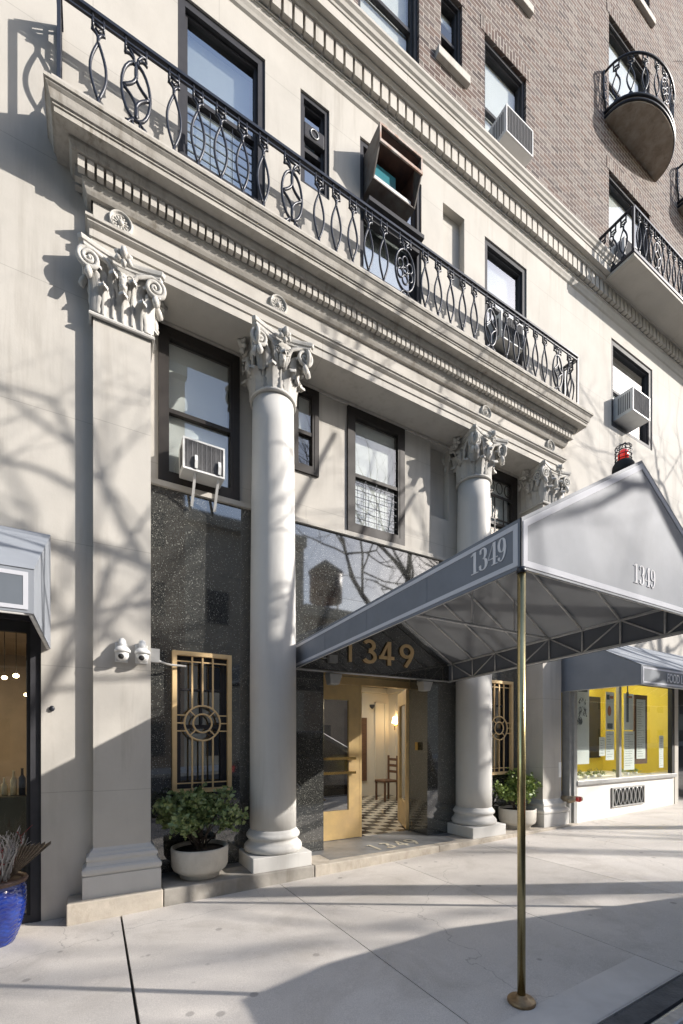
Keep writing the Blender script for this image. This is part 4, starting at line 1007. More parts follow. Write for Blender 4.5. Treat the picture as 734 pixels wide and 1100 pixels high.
# roof slopes sag slightly between rafters
def slope(mb, Xe, inner):
    NY = 32; NU = 8; vs = []; fs = []
    for j in range(NY+1):
        y = YF+.006+(YR_-YF-.006)*j/NY
        for i in range(NU+1):
            u = i/NU; x = Xe+(XM-Xe)*u; sag = .010*math.sin(u*PI)*abs(math.sin((y-YF)/.41*PI))
            vs.append((x, y, zt_(y)+(zr(y)-zt_(y))*u-sag))
    W = NU+1
    for j in range(NY):
        for i in range(NU): fs.append((j*W+i, j*W+i+1, (j+1)*W+i+1, (j+1)*W+i))
    mb.add(vs, fs, True)
slope(mb, XA+.003, 0); slope(mb, XB-.003, 0)
mb.build('canvas_roof', M['canvas_in'], can)
# sewn seams on the side valance
mb = MB()
for y in (2.45, 3.25, 4.05): mb.box(XA-.0022, XA, y-.006, y+.006, ZB+cs(y)+.055, ZTp+cs(y)-.055)
mb.build('canvas_seam', M['canvas'], can)
# white borders
mb = MB(); e = .0035
def border_side(X, sgn):
    x0, x1 = (X-e, X) if sgn < 0 else (X, X+e)
    a = .022; bw = .028
    def strip(y0, y1, f0, f1): # between two height fractions measured as offsets
        mb.add([(xx, yy, zz) for xx in (x0, x1) for yy, zz in ((y0, f0(y0)), (y1, f0(y1)), (y1, f1(y1)), (y0, f1(y0)))], [(0,1,2,3),(7,6,5,4),(0,4,5,1),(1,5,6,2),(2,6,7,3),(3,7,4,0)])
    strip(YF+.02, YR_, lambda y: zt_(y)-a-bw, lambda y: zt_(y)-a)
    strip(YF+.02, YR_, lambda y: zb(y)+a, lambda y: zb(y)+a+bw)
    strip(YF+.02, YF+.052, lambda y: zb(y)+a+bw, lambda y: zt_(y)-a-bw)
border_side(XA, -1); border_side(XB, 1)
def fq(pts):
    mb.add([(x, y, z) for y in (YF-e, YF) for x, z in pts], [(0,1,2,3),(7,6,5,4),(0,4,5,1),(1,5,6,2),(2,6,7,3),(3,7,4,0)])
bw = .036; a = .016
fq([(XA+a, ZB+a),(XB-a, ZB+a),(XB-a, ZB+a+bw),(XA+a, ZB+a+bw)])
sl_ = (ZRg-ZTp)/(XM-XA); dz = bw*1.16
ou = lambda x: ZTp+sl_*((x-XA) if x <= XM else (XB-x))-.024
inn = lambda x: ou(x)-dz
fq([(XA+a, ZB+a+bw),(XA+a+bw, ZB+a+bw),(XA+a+bw, ou(XA+a+bw)),(XA+a, ou(XA+a))]); fq([(XB-a, ZB+a+bw),(XB-a, ou(XB-a)),(XB-a-bw, ou(XB-a-bw)),(XB-a-bw, ZB+a+bw)])
fq([(XA+a+bw, ou(XA+a+bw)),(XM, ou(XM)),(XM, inn(XM)),(XA+a+bw, inn(XA+a+bw))]); fq([(XB-a-bw, ou(XB-a-bw)),(XB-a-bw, inn(XB-a-bw)),(XM, inn(XM)),(XM, ou(XM))])
fixn(mb.build('white_border', M['trim'], can))
mb = MB(); lettering(mb, '1349', digit_didone, (XA-.0005, 2.025, 2.636), (0,-1,.0389), (0,0,1), .135, .53, .003)
mb.build('canopy_number', M['vinyl'], can)
mb = MB(); lettering(mb, '1349', digit_didone, (3.268, YF-.0005, 2.685), (1,0,0), (0,0,1), .135, .56, .003); mb.build('canopy_number', M['vinyl'], can)
# frame of tubes
mb = MB(); r = .0135
def tb(p, q, rr=r): mb.tube([p, q], rr, 8)
for X, s_ in ((XA+.022, 1), (XB-.022, -1)):
    tb((X, YF+.02, zb(YF)+.015), (X, YR_, zb(YR_)+.015)); tb((X, YF+.02, zt_(YF)-.02), (X, YR_, zt_(YR_)-.02))
    ys = [1.66+.3975*k for k in range(9)]
    for k, y in enumerate(ys):
        y = min(y, YR_-.02)
        tb((X, y, zb(y)+.015), (X, y, zt_(y)-.02), .010)
        tb((X, y, zt_(y)-.02), (XM, y, zr(y)-.03), .012)
        if k < 8:
            y2 = min(ys[k+1], YR_-.02)
            if k % 2: tb((X, y, zb(y)+.015), (X, y2, zt_(y2)-.02), .008)
            else: tb((X, y, zt_(y)-.02), (X, y2, zb(y2)+.015), .008)
tb((XM, YF+.02, zr(YF)-.035), (XM, YR_, zr(YR_)-.035), .016)
for X0_, X1_ in ((XA+.02, XB-.02),): tb((X0_, YF+.02, ZB+.015), (X1_, YF+.02, ZB+.015)); tb((X0_, YF+.025, ZTp-.02), (X1_, YF+.025, ZTp-.02), .012)
yt = 3.24
tb((XA+.02, yt, zt_(yt)-.02), (XB-.02, yt, zt_(yt)-.02), .014); tb((XM, yt, zt_(yt)-.02), (XM, yt, zr(yt)-.04), .011)
for dx in (-.64, .64): tb((XM+dx, yt, zt_(yt)-.02), (XM+dx, yt, zt_(yt)+.34), .010)
tb((XA+.02, YR_-.02, zb(YR_)+.015), (XB-.02, YR_-.02, zb(YR_)+.015), .012)
mb.build('canopy_frame', M['tube'], can)
for X in (2.122, 4.64):
    z0 = gz(X, 1.66); mb = MB(); mb.lathe([(.0225, z0+.04), (.0225, ZB+.01)], X, 1.66, 24)
    pl = mb.build('canopy_pole', M['polebrass'], can)
    mb = MB(); mb.lathe([(.072, z0), (.076, z0+.003), (.076, z0+.018), (.071, z0+.024), (.036, z0+.028), (.031, z0+.044), (.0245, z0+.050)], X, 1.66, 28)
    mb.build('pole_foot', mat('dull_brass', (.33, .23, .13), .5, metal=.8, var=.4, vscale=20), pl)
    mb = MB(); mb.lathe([(.027, ZB-.02), (.027, ZB+.012)], X, 1.66, 16); mb.build('pole_collar', M['iron'], pl)

# red beacon in its cage on the ridge
bc = empty('warning_beacon', (3.385, 1.77, 3.56), 'red caged beacon light on a dark base on the canopy ridge', 'beacon')
mb = MB(); mb.lathe([(.075,3.53),(.070,3.60),(.055,3.625),(.048,3.63)], 3.385, 1.77, 24); mb.build('base', M['rubber'], bc)
mb = MB(); mb.lathe([(.034,3.63),(.036,3.68),(.032,3.70),(.018,3.715),(.001,3.72)], 3.385, 1.77, 20); mb.build('lens', M['redlens'], bc)
mb = MB()
for k in range(4):
    a = PI*k/4; mb.tube([(3.385+.052*math.cos(a)*c_, 1.77+.052*math.sin(a)*c_, z) for c_, z in ((1,3.62),(1.02,3.70),(.8,3.745),(0,3.762),(-.8,3.745),(-1.02,3.70),(-1,3.62))], .0032, 5)
for z in (3.64,3.67,3.70,3.73): mb.tube([(3.385+.053*math.cos(2*PI*k/20), 1.77+.053*math.sin(2*PI*k/20), z) for k in range(20)], .003, 5, closed=True)
mb.build('wire_cage', M['iron'], bc)

# ------------------------------------------------------------------ air conditioners
def ac_unit(name_label, x0, x1, y0, y1, z0, z1, body='white', parts=True, tilt=0):
    o = empty('air_conditioner', ((x0+x1)/2, y1, z0), name_label, 'air conditioner', 'window air conditioners')
    mb = MB(); t = .018
    mb.box(x0, x1, y0+.012, y1, z0, z1); bevel(mb.build('casing', M[body], o), .008)
    mb = MB()
    for a in ((x0,x0+t,z0,z1),(x1-t,x1,z0,z1),(x0+t,x1-t,z1-t,z1),(x0+t,x1-t,z0,z0+t)): mb.box(a[0],a[1],y0-.004,y0+.011,a[2],a[3])
    mb.build('front_rim', M['white'], o)
    mb = MB(); mb.box(x0+t, x1-t, y0+.006, y0+.010, z0+t, z1-t); n = int((z1-z0)/.014)
    for k in range(n): zz = z0+t+(z1-z0-2*t)*(k+.5)/n; mb.box(x0+t, x1-t, y0+.001, y0+.006, zz-.002, zz+.002)
    for k in range(1, 9): xx = x0+(x1-x0)*k/9; mb.box(xx-.003, xx+.003, y0-.001, y0+.001, z0+t, z1-t)
    mb.build('coil_grille', M['coil'], o)
    mb = MB()
    for k in range(7):
        yy = y0+.05+(y1-y0-.12)*k/7*.7; mb.box(x0-.003, x0-.0005, yy, yy+.014, z0+.06, z1-.06)
    mb.build('side_louvre', M['dkgrill'], o)
    return o
a1 = ac_unit('white air conditioner on two white brackets beside the first column', .80, 1.23, 4.70, 4.95, 4.375, 4.70)
for x in (.93, 1.17):
    mb = MB(); mb.tube([(x, 4.69, 4.40), (x, 4.675, 4.47), (x, 4.69, 4.53)], .02, 4, flat=.6); mb.tube([(x, 4.68, 4.47), (x-.004, 4.90, 4.10)], .019, 4, flat=.6); mb.build('bracket', M['white'], a1)
ac_unit('white air conditioner behind the right end of the long balcony railing', 5.30, 5.80, 4.50, 4.76, 7.60, 7.98)
ac_unit('white air conditioner jutting from the brick window just above the stone cornice', 5.24, 5.84, 4.36, 4.78, 10.46, 10.86)
ac_unit('pale air conditioner in the stone wall window above the canopy peak', 8.60, 9.20, 4.33, 4.78, 7.62, 8.05)
ac_unit('grey air conditioner low in the brick window behind the square balcony railing', 8.55, 9.1, 4.45, 4.78, 10.45, 10.9)
# unit in the narrow window
mb = MB(); mb.box(2.13,2.41,YW+.02,YW+.1,8.62,8.80); mb.lathe([(.06,0),(.06,.02)],0,0,16) if False else None
vf = empty('window_fan', (2.27, YW+.05, 8.6), 'small grey fan unit fitted in the narrow upper window', 'fan')
bevel(mb.build('housing', M['winmetal'], vf), .02)
mb = MB(); mb.tube([(2.27+.05*math.cos(2*PI*k/16), YW+.015, 8.71+.05*math.sin(2*PI*k/16)) for k in range(16)], .008, 5, closed=True); mb.build('fan_ring', M['alum'], vf)
# empty tilted housing box in the third window
hb = empty('vent_housing', (3.38, YW, 8.35), 'open metal housing box in the upper window, brown inside with a teal panel', 'vent box')
BX0, BX1, BY0, BY1, BZ0, BZ1 = 2.97, 3.62, 4.31, 4.74, 8.44, 8.94
mb = MB()
for X in (BX0, BX1-.015): mb.prism([(X,BY0,BZ1),(X,BY1,BZ1),(X,BY1,BZ0),(X,BY0+.14,BZ0),(X,BY0,BZ0+.28)], (1,0,0), .015)
mb.box(BX0+.016,BX1-.016,BY0,BY1,BZ1-.015,BZ1); mb.box(BX0+.016,BX1-.016,BY0+.14,BY1,BZ0,BZ0+.015); fixn(mb.build('box_shell', M['oldmetal'], hb))
mb = MB(); mb.box(BX0+.017,BX1-.017,BY0+.02,BY1-.01,BZ1-.026,BZ1-.017); mb.box(BX1-.026,BX1-.017,BY0+.15,BY1-.01,BZ0+.02,BZ1-.03); mb.box(BX0+.017,BX1-.017,BY1-.02,BY1-.012,BZ0+.02,BZ1-.03); mb.build('brown_lining', M['rustwood'], hb)
mb = MB(); mb.box(BX0,BX1,BY0-.018,BY0-.001,BZ0+.27,BZ0+.305); mb.box(BX0,BX1,BY0-.012,BY0-.001,BZ1-.02,BZ1+.004)
for X in (BX0, BX1-.02): mb.box(X,X+.02,BY0-.011,BY0-.001,BZ0+.306,BZ1-.021)
mb.build('front_bar', M['oldmetal2'], hb)
mb = MB(); mb.box(BX0+.03,BX1-.25,BY0+.22,BY0+.24,BZ0+.02,BZ0+.33); mb.build('teal_panel', M['teal'], hb)
mb = MB(); mb.box(BX0+.02,BX1-.06,BY0+.15,BY0+.17,BZ0+.016,BZ0+.07); mb.build('inner_tray', M['tube'], hb)
mb = MB(); mb.box(2.95, 3.82, YW-.12, YW+.06, 8.22, 8.27); mb.box(2.95, 3.82, YW-.02, YW+.06, 8.12, 8.19); mb.build('support_shelf', M['winmetal'], hb)

# ------------------------------------------------------------------ security cameras
def seccam(x, z, lab):
    o = empty('security_camera', (x, YP, z), lab, 'camera')
    mb = MB(); mb.box(x-.058, x+.05, YP-.012, YP, z-.10, z+.075); bevel(mb.build('mounting_plate', M['white'], o), .004)
    mb = MB(); mb.tube([(x, YP-.01, z+.075), (x, YP-.05, z+.085), (x, YP-.085, z+.05), (x, YP-.085, z+.02)], [.03,.032,.032,.036], 12); mb.build('arm', M['white'], o)
    mb = MB(); mb.lathe([(.03,z+.035),(.052,z+.02),(.068,z+.0),(.068,z-.018),(.060,z-.024)], x, YP-.085, 24); blob(mb, (x, YP-.085, z-.045), .055, (1,1,1), 16); mb.build('housing', M['white'], o)
    mb = MB(); blob(mb, (x-.012, YP-.122, z-.062), .026, (1,1,1), 12); mb.build('lens', M['rubber'], o)
    return o
seccam(.232, 2.40, 'left one of two white dome security cameras on the stone pilaster'); seccam(.400, 2.40, 'right one of two white dome security cameras, next to the grey conduit box')
mb = MB(); mb.box(.479, .56, 4.535, 4.60, 2.33, 2.46); mb.tube([(.55,4.57,2.35),(.64,4.72,2.35),(.70,4.82,2.36),(.86,4.87,2.365)], .012, 8)
tag(mb.build('conduit_box', M['alum']), 'grey conduit box with a pipe running to the left brass grille', 'box')

# ------------------------------------------------------------------ planters with shrubs
def foliage(mb, mb2, cx, cy, cz, R, H, n, seed, lf=.035, top=1.0):
    rnd = random.Random(seed)
    tips = []
    for k in range(26):
        a = rnd.uniform(0, 2*PI); rr = R*rnd.uniform(.25, .95); hz = H*rnd.uniform(.55, 1.0)*(1-.25*(rr/R)**2)
        p0 = Vector((cx+rnd.uniform(-.05,.05), cy+rnd.uniform(-.05,.05), cz)); p1 = Vector((cx+math.cos(a)*rr, cy+math.sin(a)*rr*.8, cz+hz))
        mid = p0.lerp(p1, .5)+Vector((rnd.uniform(-.03,.03), rnd.uniform(-.03,.03), H*.08)); mb2.tube([p0, mid, p1], [.009,.006,.003], 5)
        tips += [p1, p0.lerp(p1, .7)+Vector((rnd.uniform(-.08,.08), rnd.uniform(-.08,.08), .02)), mid.lerp(p1, .5)]
    for k in range(n):
        c = rnd.choice(tips)+Vector((rnd.gauss(0,.04), rnd.gauss(0,.04), rnd.gauss(0,.035)))
        if c.z < cz+.02: c.z = cz+.03+rnd.random()*.05
        if c.y > 4.92: c.y = 4.90
        d = Vector((rnd.gauss(0,1), rnd.gauss(0,1), rnd.gauss(.35,.7))).normalized(); s_ = d.cross(Vector((rnd.gauss(0,1), rnd.gauss(0,1), rnd.gauss(0,1)))).normalized()
        l = lf*rnd.uniform(.7, 1.4); w_ = l*.38; nn = d.cross(s_)
        b0 = c; b1 = c+d*l*.5+nn*l*.10; b2 = c+d*l
        mb.add([b0, b1+s_*w_, b2, b1-s_*w_, b1-nn*l*.06], [(0,1,4),(1,2,4),(2,3,4),(3,0,4)], False)
def planter(x, y, lab, lm, seed, n):
    o = empty('potted_shrub', (x, y, FLR), lab, 'potted plant')
    mb = MB(); z = FLR
    mb.lathe([(.19,z),(.20,z+.004),(.20,z+.045),(.225,z+.055),(.262,z+.085),(.278,z+.12),(.285,z+.29),(.283,z+.306),(.275,z+.31),(.262,z+.306),(.255,z+.29),(.25,z+.25)], x, y, 48); mb.build('planter_bowl', M['terra'], o)
    mb = MB(); mb.lathe([(.001,z+.275),(.253,z+.268)], x, y, 24); mb.build('soil', M['soil'], o)
    f = MB(); st = MB(); foliage(f, st, x, y, z+.27, .45, .60, int(n*1.25), seed, .054); f.build('foliage', lm, o); st.build('stems', M['bark'], o)
planter(.965, 4.67, 'round stone planter with a dark green shrub under the left brass grille', M['leaf'], 3, 2900)
planter(5.88, 4.68, 'round stone planter with a yellow green shrub behind the canopy pole', M['leaf2'], 9, 1500)

# ------------------------------------------------------------------ blue pot
bp = empty('potted_arrangement', (-.655, 4.30, gz(-.655, 4.3)), 'glossy blue ribbed pot with silver and red twigs and a dried fan leaf', 'potted plant')
mb = MB(); z = gz(-.655, 4.3); prof = []; N = 40
for k in range(N+1):
    f = k/N; rr = .105+.09*math.sin(min(1, f*1.08)*PI*.62)**.8; rr += .0045*abs(math.sin(f*PI*11)); prof.append((rr, z+.48*f))
vs = []; fs = []; NA = 96; NZ = 72
for k in range(NZ+1):
    f = k/NZ; rr = .10+.088*math.sin(min(1, f*1.08)*PI*.62)**.8
    for q in range(NA):
        t = 2*PI*q/NA; d = .0065*abs(math.sin(f*PI*13+.9*math.sin(t*12))) if f < .93 else 0; vs.append((-.655+(rr+d)*math.cos(t), 4.30+(rr+d)*math.sin(t), z+.48*f))
for k in range(NZ):
    for q in range(NA): fs.append((k*NA+q, k*NA+(q+1) % NA, (k+1)*NA+(q+1) % NA, (k+1)*NA+q))
mb.add(vs, fs, True); mb.build('glazed_pot', M['blue'], bp)
mb = MB(); mb.lathe([(.17,z+.475),(.197,z+.478),(.203,z+.495),(.195,z+.512),(.175,z+.512),(.165,z+.49)], -.655, 4.30, 40, cap=False); mb.lathe([(.001,z+.49),(.17,z+.488)], -.655, 4.3, 16); mb.build('pot_rim', M['rim'], bp)
rnd = random.Random(4)
for nm, mt, cnt, hh_ in (('silver_twigs', 'twigw', 80, .40), ('red_twigs', 'twigr', 11, .42)):
    mb = MB()
    for k in range(cnt):
        a = rnd.uniform(0, 2*PI); r0 = rnd.uniform(0, .12); x, y = -.655+math.cos(a)*r0, 4.3+math.sin(a)*r0; zz = z+.5; pts = [(x, y, zz)]; h = hh_*rnd.uniform(.5, 1)
        dx, dy = math.cos(a)*rnd.uniform(.02,.16), math.sin(a)*rnd.uniform(.02,.13)
        for q in range(1, 6): pts.append((x+dx*q/5*1.2+rnd.gauss(0,.012), y+dy*q/5*1.2+rnd.gauss(0,.012), zz+h*q/5))
        mb.tube(pts, [.0055,.005,.0045,.004,.003,.002], 4)
        for q in (2, 3, 4):
            p = Vector(pts[q]); e_ = p+Vector((rnd.gauss(0,.04), rnd.gauss(0,.04), rnd.uniform(.02,.08))); mb.tube([p, e_], [.003,.0015], 4)
            if nm == 'red_twigs': blob(mb, tuple(e_), .007, (1,1,1), 5)
    mb.build(nm, M[mt], bp)
mb = MB(); base = Vector((-.57, 4.28, z+.5)); NN = 15
vs = [base]; 
for k in range(NN+1):
    f = k/NN; a = math.radians(40+f*34); Ln = .27+.13*(1-f)**2+ (.03 if k % 2 else 0)
    vs.append(base+Vector((math.cos(a)*Ln*.9, -.05-.03*f+(.010 if k % 2 else -.010), math.sin(a)*Ln)))
vs2 = [v+Vector((0,.003,0)) for v in vs]; m_ = len(vs)
mb.add(vs+vs2, [(0,i,i+1) for i in range(1, NN+1)]+[(m_, m_+i+1, m_+i) for i in range(1, NN+1)]+[(i, i+m_, i+1+m_, i+1) for i in range(1, NN+1)]); mb.build('fan_leaf', M['fan'], bp)

# ------------------------------------------------------------------ shop awnings
def awning(x0, x1, lab, text=None):
    o = empty('shop_awning', ((x0+x1)/2, YW, 2.4), lab, 'awning', 'shop awnings flanking the entrance')
    yf = 3.36; zb_, zv, zw = 2.385, 2.665, 3.39
    mb = MB(); th = .008
    def sl(q, n): dbl(mb, q, n, th)
    sl([(x0,yf,zb_),(x1,yf,zb_),(x1,yf,zv),(x0,yf,zv)], (0,1,0))
    sl([(x0,yf,zv+.003),(x1,yf,zv+.003),(x1,YW-.005,zw),(x0,YW-.005,zw)], (0,0,-1))
    fixn(mb.build('awning_cover', M['shopcanvas'], o))
    for X, n in ((x0, (1,0,0)), (x1, (-1,0,0))):
        mb = MB(); dbl(mb, [(X,yf+.01,zb_),(X,yf+.01,zv-.008),(X,YW-.006,zw-.014),(X,YW-.006,zb_)], n, th)
        fixn(mb.build('side_panel', M['shopcanvas'], o))
    mb = MB(); mb.box(x0+.05, x1-.05, yf-.004, yf-.0005, zb_+.04, zv-.05); mb.build('valance_panel', M['shopbox'], o)
    mb = MB(); y_ = yf-.006
    for a in ((x0+.03,x1-.03,zv-.05,zv-.025),(x0+.03,x1-.03,zb_+.02,zb_+.045),(x0+.03,x0+.055,zb_+.045,zv-.05),(x1-.055,x1-.03,zb_+.045,zv-.05)): mb.box(a[0],a[1],y_,yf-.0005,a[2],a[3])
    mb.build('white_border', M['trim'], o)
    mb = MB()
    for X in (x0+.02, x1-.02): mb.tube([(X, yf+.02, zb_+.005), (X, YW-.01, zb_+.005)], .014, 8); mb.tube([(X, yf+.02, zv-.03), (X, YW-.01, zw-.04)], .012, 8)
    mb.tube([(x0+.02, yf+.025, zb_+.005), (x1-.02, yf+.025, zb_+.005)], .014, 8); x = x0+.8
    while x < x1-.3: mb.tube([(x, yf+.02, zv-.02), (x, YW-.01, zw-.03)], .012, 6); x += .8
    mb.build('awning_frame', M['tube'], o)
    return o
awning(-4.9, -.325, 'grey shop awning with a dark valance panel at the left edge beside the blue pot')
aw2 = awning(6.905, 12.4, 'pale grey awning lettered FOOD LI over the yellow shop window')
def textmesh(name, s_, size, loc, parent, m, ext=.002, rot=(PI/2,0,0), sx=1):
    cu = bpy.data.curves.new(name, 'FONT'); cu.body = s_; cu.size = size; cu.extrude = ext; ob = bpy.data.objects.new(name+'_tmp', cu)
    me = bpy.data.meshes.new_from_object(ob); bpy.data.objects.remove(ob); me.materials.clear(); me.materials.append(m)
    o = bpy.data.objects.new(name, me); C.objects.link(o)
    o.parent = parent; o.location = Vector(loc)-wloc(parent); o.rotation_euler = rot; o.scale = (sx,1,1); return o
textmesh('awning_lettering', 'FOOD LI', .19, (7.62, 3.348, 2.455), aw2, M['vinyl'], sx=.72)

# ------------------------------------------------------------------ left shop front
ls = bpy.data.objects.new('shop_front', None); C.objects.link(ls); ls.parent = bld; ls.location = Vector((-2.7, 4.7, 0))-wloc(bld); ls['label'] = 'dark metal framed glass shop front with a warm interior'
mb = MB(); Y = YW+.06
for a in ((-.475,-.397),(-1.9,-1.84),(-3.4,-3.34)): mb.box(a[0],a[1],Y-.03,Y+.06,gz(a[0],4.6)-.02,3.04)
mb.box(-5.2,-.397,Y-.028,Y+.058,2.62,3.04); mb.box(-5.2,-.475,Y-.02,Y+.05,-.1,.06)
mb.build('metal_frame', M['winmetal'], ls)
mb = MB(); mb.box(-5.2,-.475,Y+.0,Y+.05,2.52,2.617); mb.box(-.505,-.4755,Y-.01,Y+.05,.06,2.52); mb.build('glazing_bead', M['rubber'], ls)
mb = MB(); mb.box(-5.2,-.5,Y+.01,Y+.018,.06,2.52); mb.build('shop_pane', M['shopglass'], ls)
mb = MB(); mb.quad((-5.2,4.8,-.05),(-.4,4.8,-.05),(-.4,8.5,-.05),(-5.2,8.5,-.05)); mb.quad((-5.2,8.5,-.1),(-.4,8.5,-.1),(-.4,8.5,3.1),(-5.2,8.5,3.1)); mb.quad((-.38,4.8,-.1),(-.38,8.5,-.1),(-.38,8.5,3.1),(-.38,4.8,3.1)); mb.quad((-5.2,4.8,2.9),(-.4,4.8,2.9),(-.4,8.5,2.9),(-5.2,8.5,2.9)); mb.quad((-5.2,4.8,-.1),(-5.2,8.5,-.1),(-5.2,8.5,3.1),(-5.2,4.8,3.1))
mb.build('shop_interior', mat('shop_wall_tan', (.34, .27, .20), .7, var=.3, vscale=2), ls)
ld = bpy.data.lights.new('shop_lamp', 'AREA'); ld.energy = 26; ld.size = 1.2; ld.color = (1, .78, .5); lo = bpy.data.objects.new('shop_lamp', ld); C.objects.link(lo); lo.location = (-1.8, 6.6, 2.8)
mb = MB(); mb.box(-1.6,-.42,5.4,5.8,-.04,1.02); tag(bevel(mb.build('display_counter', mat('counter_green', (.09,.09,.06), .5, var=.3)), .01), 'dark display counter inside the left shop window', 'counter')
for k, (x, c_, h, lb) in enumerate(((-.86,'amber',.22,'amber bottle on the left shop counter, farthest left'),(-.775,'cream2',.17,'cream coloured bottle on the shop counter beside the amber bottle'),(-.70,'cream2',.24,'taller cream bottle at the middle of the shop counter'),(-.63,'rubber',.26,'black bottle on the shop counter'),(-.565,'cream2',.21,'cream bottle at the right end of the shop counter'))):
    mb = MB(); z = 1.022; mb.lathe([(.028,z),(.03,z+.01),(.03,z+h*.65),(.012,z+h*.78),(.011,z+h),(.014,z+h+.01)], x, 5.5, 16); tag(mb.build('bottle', M[c_]), lb, 'bottle', 'bottles on the shop counter')
for k, (x, y, z, lb) in enumerate(((-.73,5.9,2.28,'round glowing pendant lamp nearest the glass of the left shop'),(-.93,6.6,2.33,'glowing pendant lamp deeper inside the left shop'),(-.80,7.4,2.2,'small distant glowing pendant lamp at the back of the left shop'))):
    o = empty('pendant_lamp', (x, y, z), lb, 'lamp'); mb = MB(); blob(mb, (x,y,z), .030, (1,1,.8), 12); mb.build('globe', M['lamp'], o); mb = MB(); mb.cyl((x,y,z+.045),(x,y,2.9),.004,5); mb.build('cord', M['rubber'], o)
mb = MB(); blob(mb, (-.405+.09, YW-.012, 1.86), .022, (1,.6,1.2), 8); mb.cyl((-.315,YW,1.86),(-.315,YW-.02,1.86),.016,8); tag(mb.build('wall_hook', M['iron']), 'small dark metal fitting on the stone beside the left shop frame', 'fitting')

# ------------------------------------------------------------------ right shop front
rs = bpy.data.objects.new('shop_front', None); C.objects.link(rs); rs.parent = bld; rs.location = Vector((8.7, 4.47, .2))-wloc(bld); rs['label'] = 'shop front with yellow interior above a white base'
YS = 4.47
mb = MB(); mb.box(7.09,10.44,YS,YS+.25,.0,.80); mb.build('white_base', M['whitewash'], rs)
mb = MB(); mb.box(7.075,10.46,YS-.05,YS+.25,.80,.878); bevel(mb.build('window_sill', M['alum'], rs), .008)
mb = MB(); mb.box(6.92,7.0,YS+.0,YS+.13,.1,2.9); mb.box(7.0,7.085,YS-.03,YS+.1,.1,2.9)
mb.build('corner_post', M['alum'], rs)
mb = MB(); mb.box(7.086,7.13,YS+.0,YS+.06,.88,2.75); mb.box(10.33,10.42,YS-.02,YS+.06,.88,2.75); mb.box(7.13,10.33,YS+.0,YS+.06,2.62,2.75); mb.build('black_frame', M['rubber'], rs)
mb = MB(); mb.box(8.40,8.47,YS-.01,YS+.05,.88,2.62); mb.build('mullion', M['alum'], rs)
for a, b_ in ((7.13,8.40),(8.47,10.33)):
    mb = MB(); mb.box(a,b_,YS+.02,YS+.028,.88,2.62); mb.build('shop_pane', M['shopglass'], rs)
mb = MB(); q = mb.quad
q((7.0,5.9,.7),(10.6,5.9,.7),(10.6,5.9,3.1),(7.0,5.9,3.1)); q((7.0,4.62,.7),(7.0,5.9,.7),(7.0,5.9,3.1),(7.0,4.62,3.1)); q((10.43,4.535,.7),(10.43,5.9,.7),(10.43,5.9,3.1),(10.43,4.535,3.1)); q((7.0,4.5,3.0),(10.6,4.5,3.0),(10.6,5.9,3.0),(7.0,5.9,3.0))
mb.build('yellow_wall', M['yellow'], rs)
mb = MB(); mb.quad((7.0,4.55,.84),(10.6,4.55,.84),(10.6,5.9,.84),(7.0,5.9,.84)); mb.build('display_ledge', M['paper'], rs)
mb = MB(); mb.box(9.45,10.25,5.86,5.898,1.15,2.55); mb.build('serving_hatch', M['frame'], rs)
mb = MB(); mb.box(8.15,9.25,YS-.008,YS-.001,.345,.70)
mb.build('vent_backing', M['rubber'], rs)
mb = MB()
for a in ((8.15,8.175,.345,.70),(9.225,9.25,.345,.70),(8.175,9.225,.675,.70),(8.175,9.225,.345,.37)): mb.box(a[0],a[1],YS-.03,YS-.009,a[2],a[3])
for k in range(7):
    cx = 8.27+k*.143
    for s_ in (-1, 1): mb.tube([(cx+s_*.062*math.sin(PI*t/10), YS-.02, .37+.305*t/10) for t in range(11)], .010, 5)
mb.build('vent_grille', M['alum'], rs)
mb = MB(); mb.box(10.46,10.61,YS-.01,YS+.2,.15,2.9); mb.build('beige_pier', M['stone'], rs)
mb = MB(); mb.box(10.62,10.72,YS+.05,YS+.16,.15,2.9); mb.box(12.1,12.2,YS+.05,YS+.16,.15,2.9); mb.box(10.72,12.1,YS+.05,YS+.16,2.75,2.9); mb.build('door_frame', M['frame'], rs)
mb = MB(); mb.box(10.72,12.1,YS+.1,YS+.106,.2,2.75); mb.build('door_glass', M['shopglass'], rs)
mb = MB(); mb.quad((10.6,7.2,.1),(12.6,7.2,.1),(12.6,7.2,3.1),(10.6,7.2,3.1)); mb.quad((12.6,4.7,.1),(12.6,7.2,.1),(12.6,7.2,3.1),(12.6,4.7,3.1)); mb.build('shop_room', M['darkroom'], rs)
o = empty('added_fill_panel', (8.75, 5.2, 2.96), 'added glowing panel under the ceiling that brightens the yellow shop', 'lamp')  # glowing panel added to brighten the shop interior, no known fixture
mb = MB(); mb.box(7.6, 9.9, 5.0, 5.25, 2.96, 2.99); mb.build('glow_sheet', mat('fill_glow', (.9,.9,.9), .5, emit=(1,.97,.92), estr=11), o)
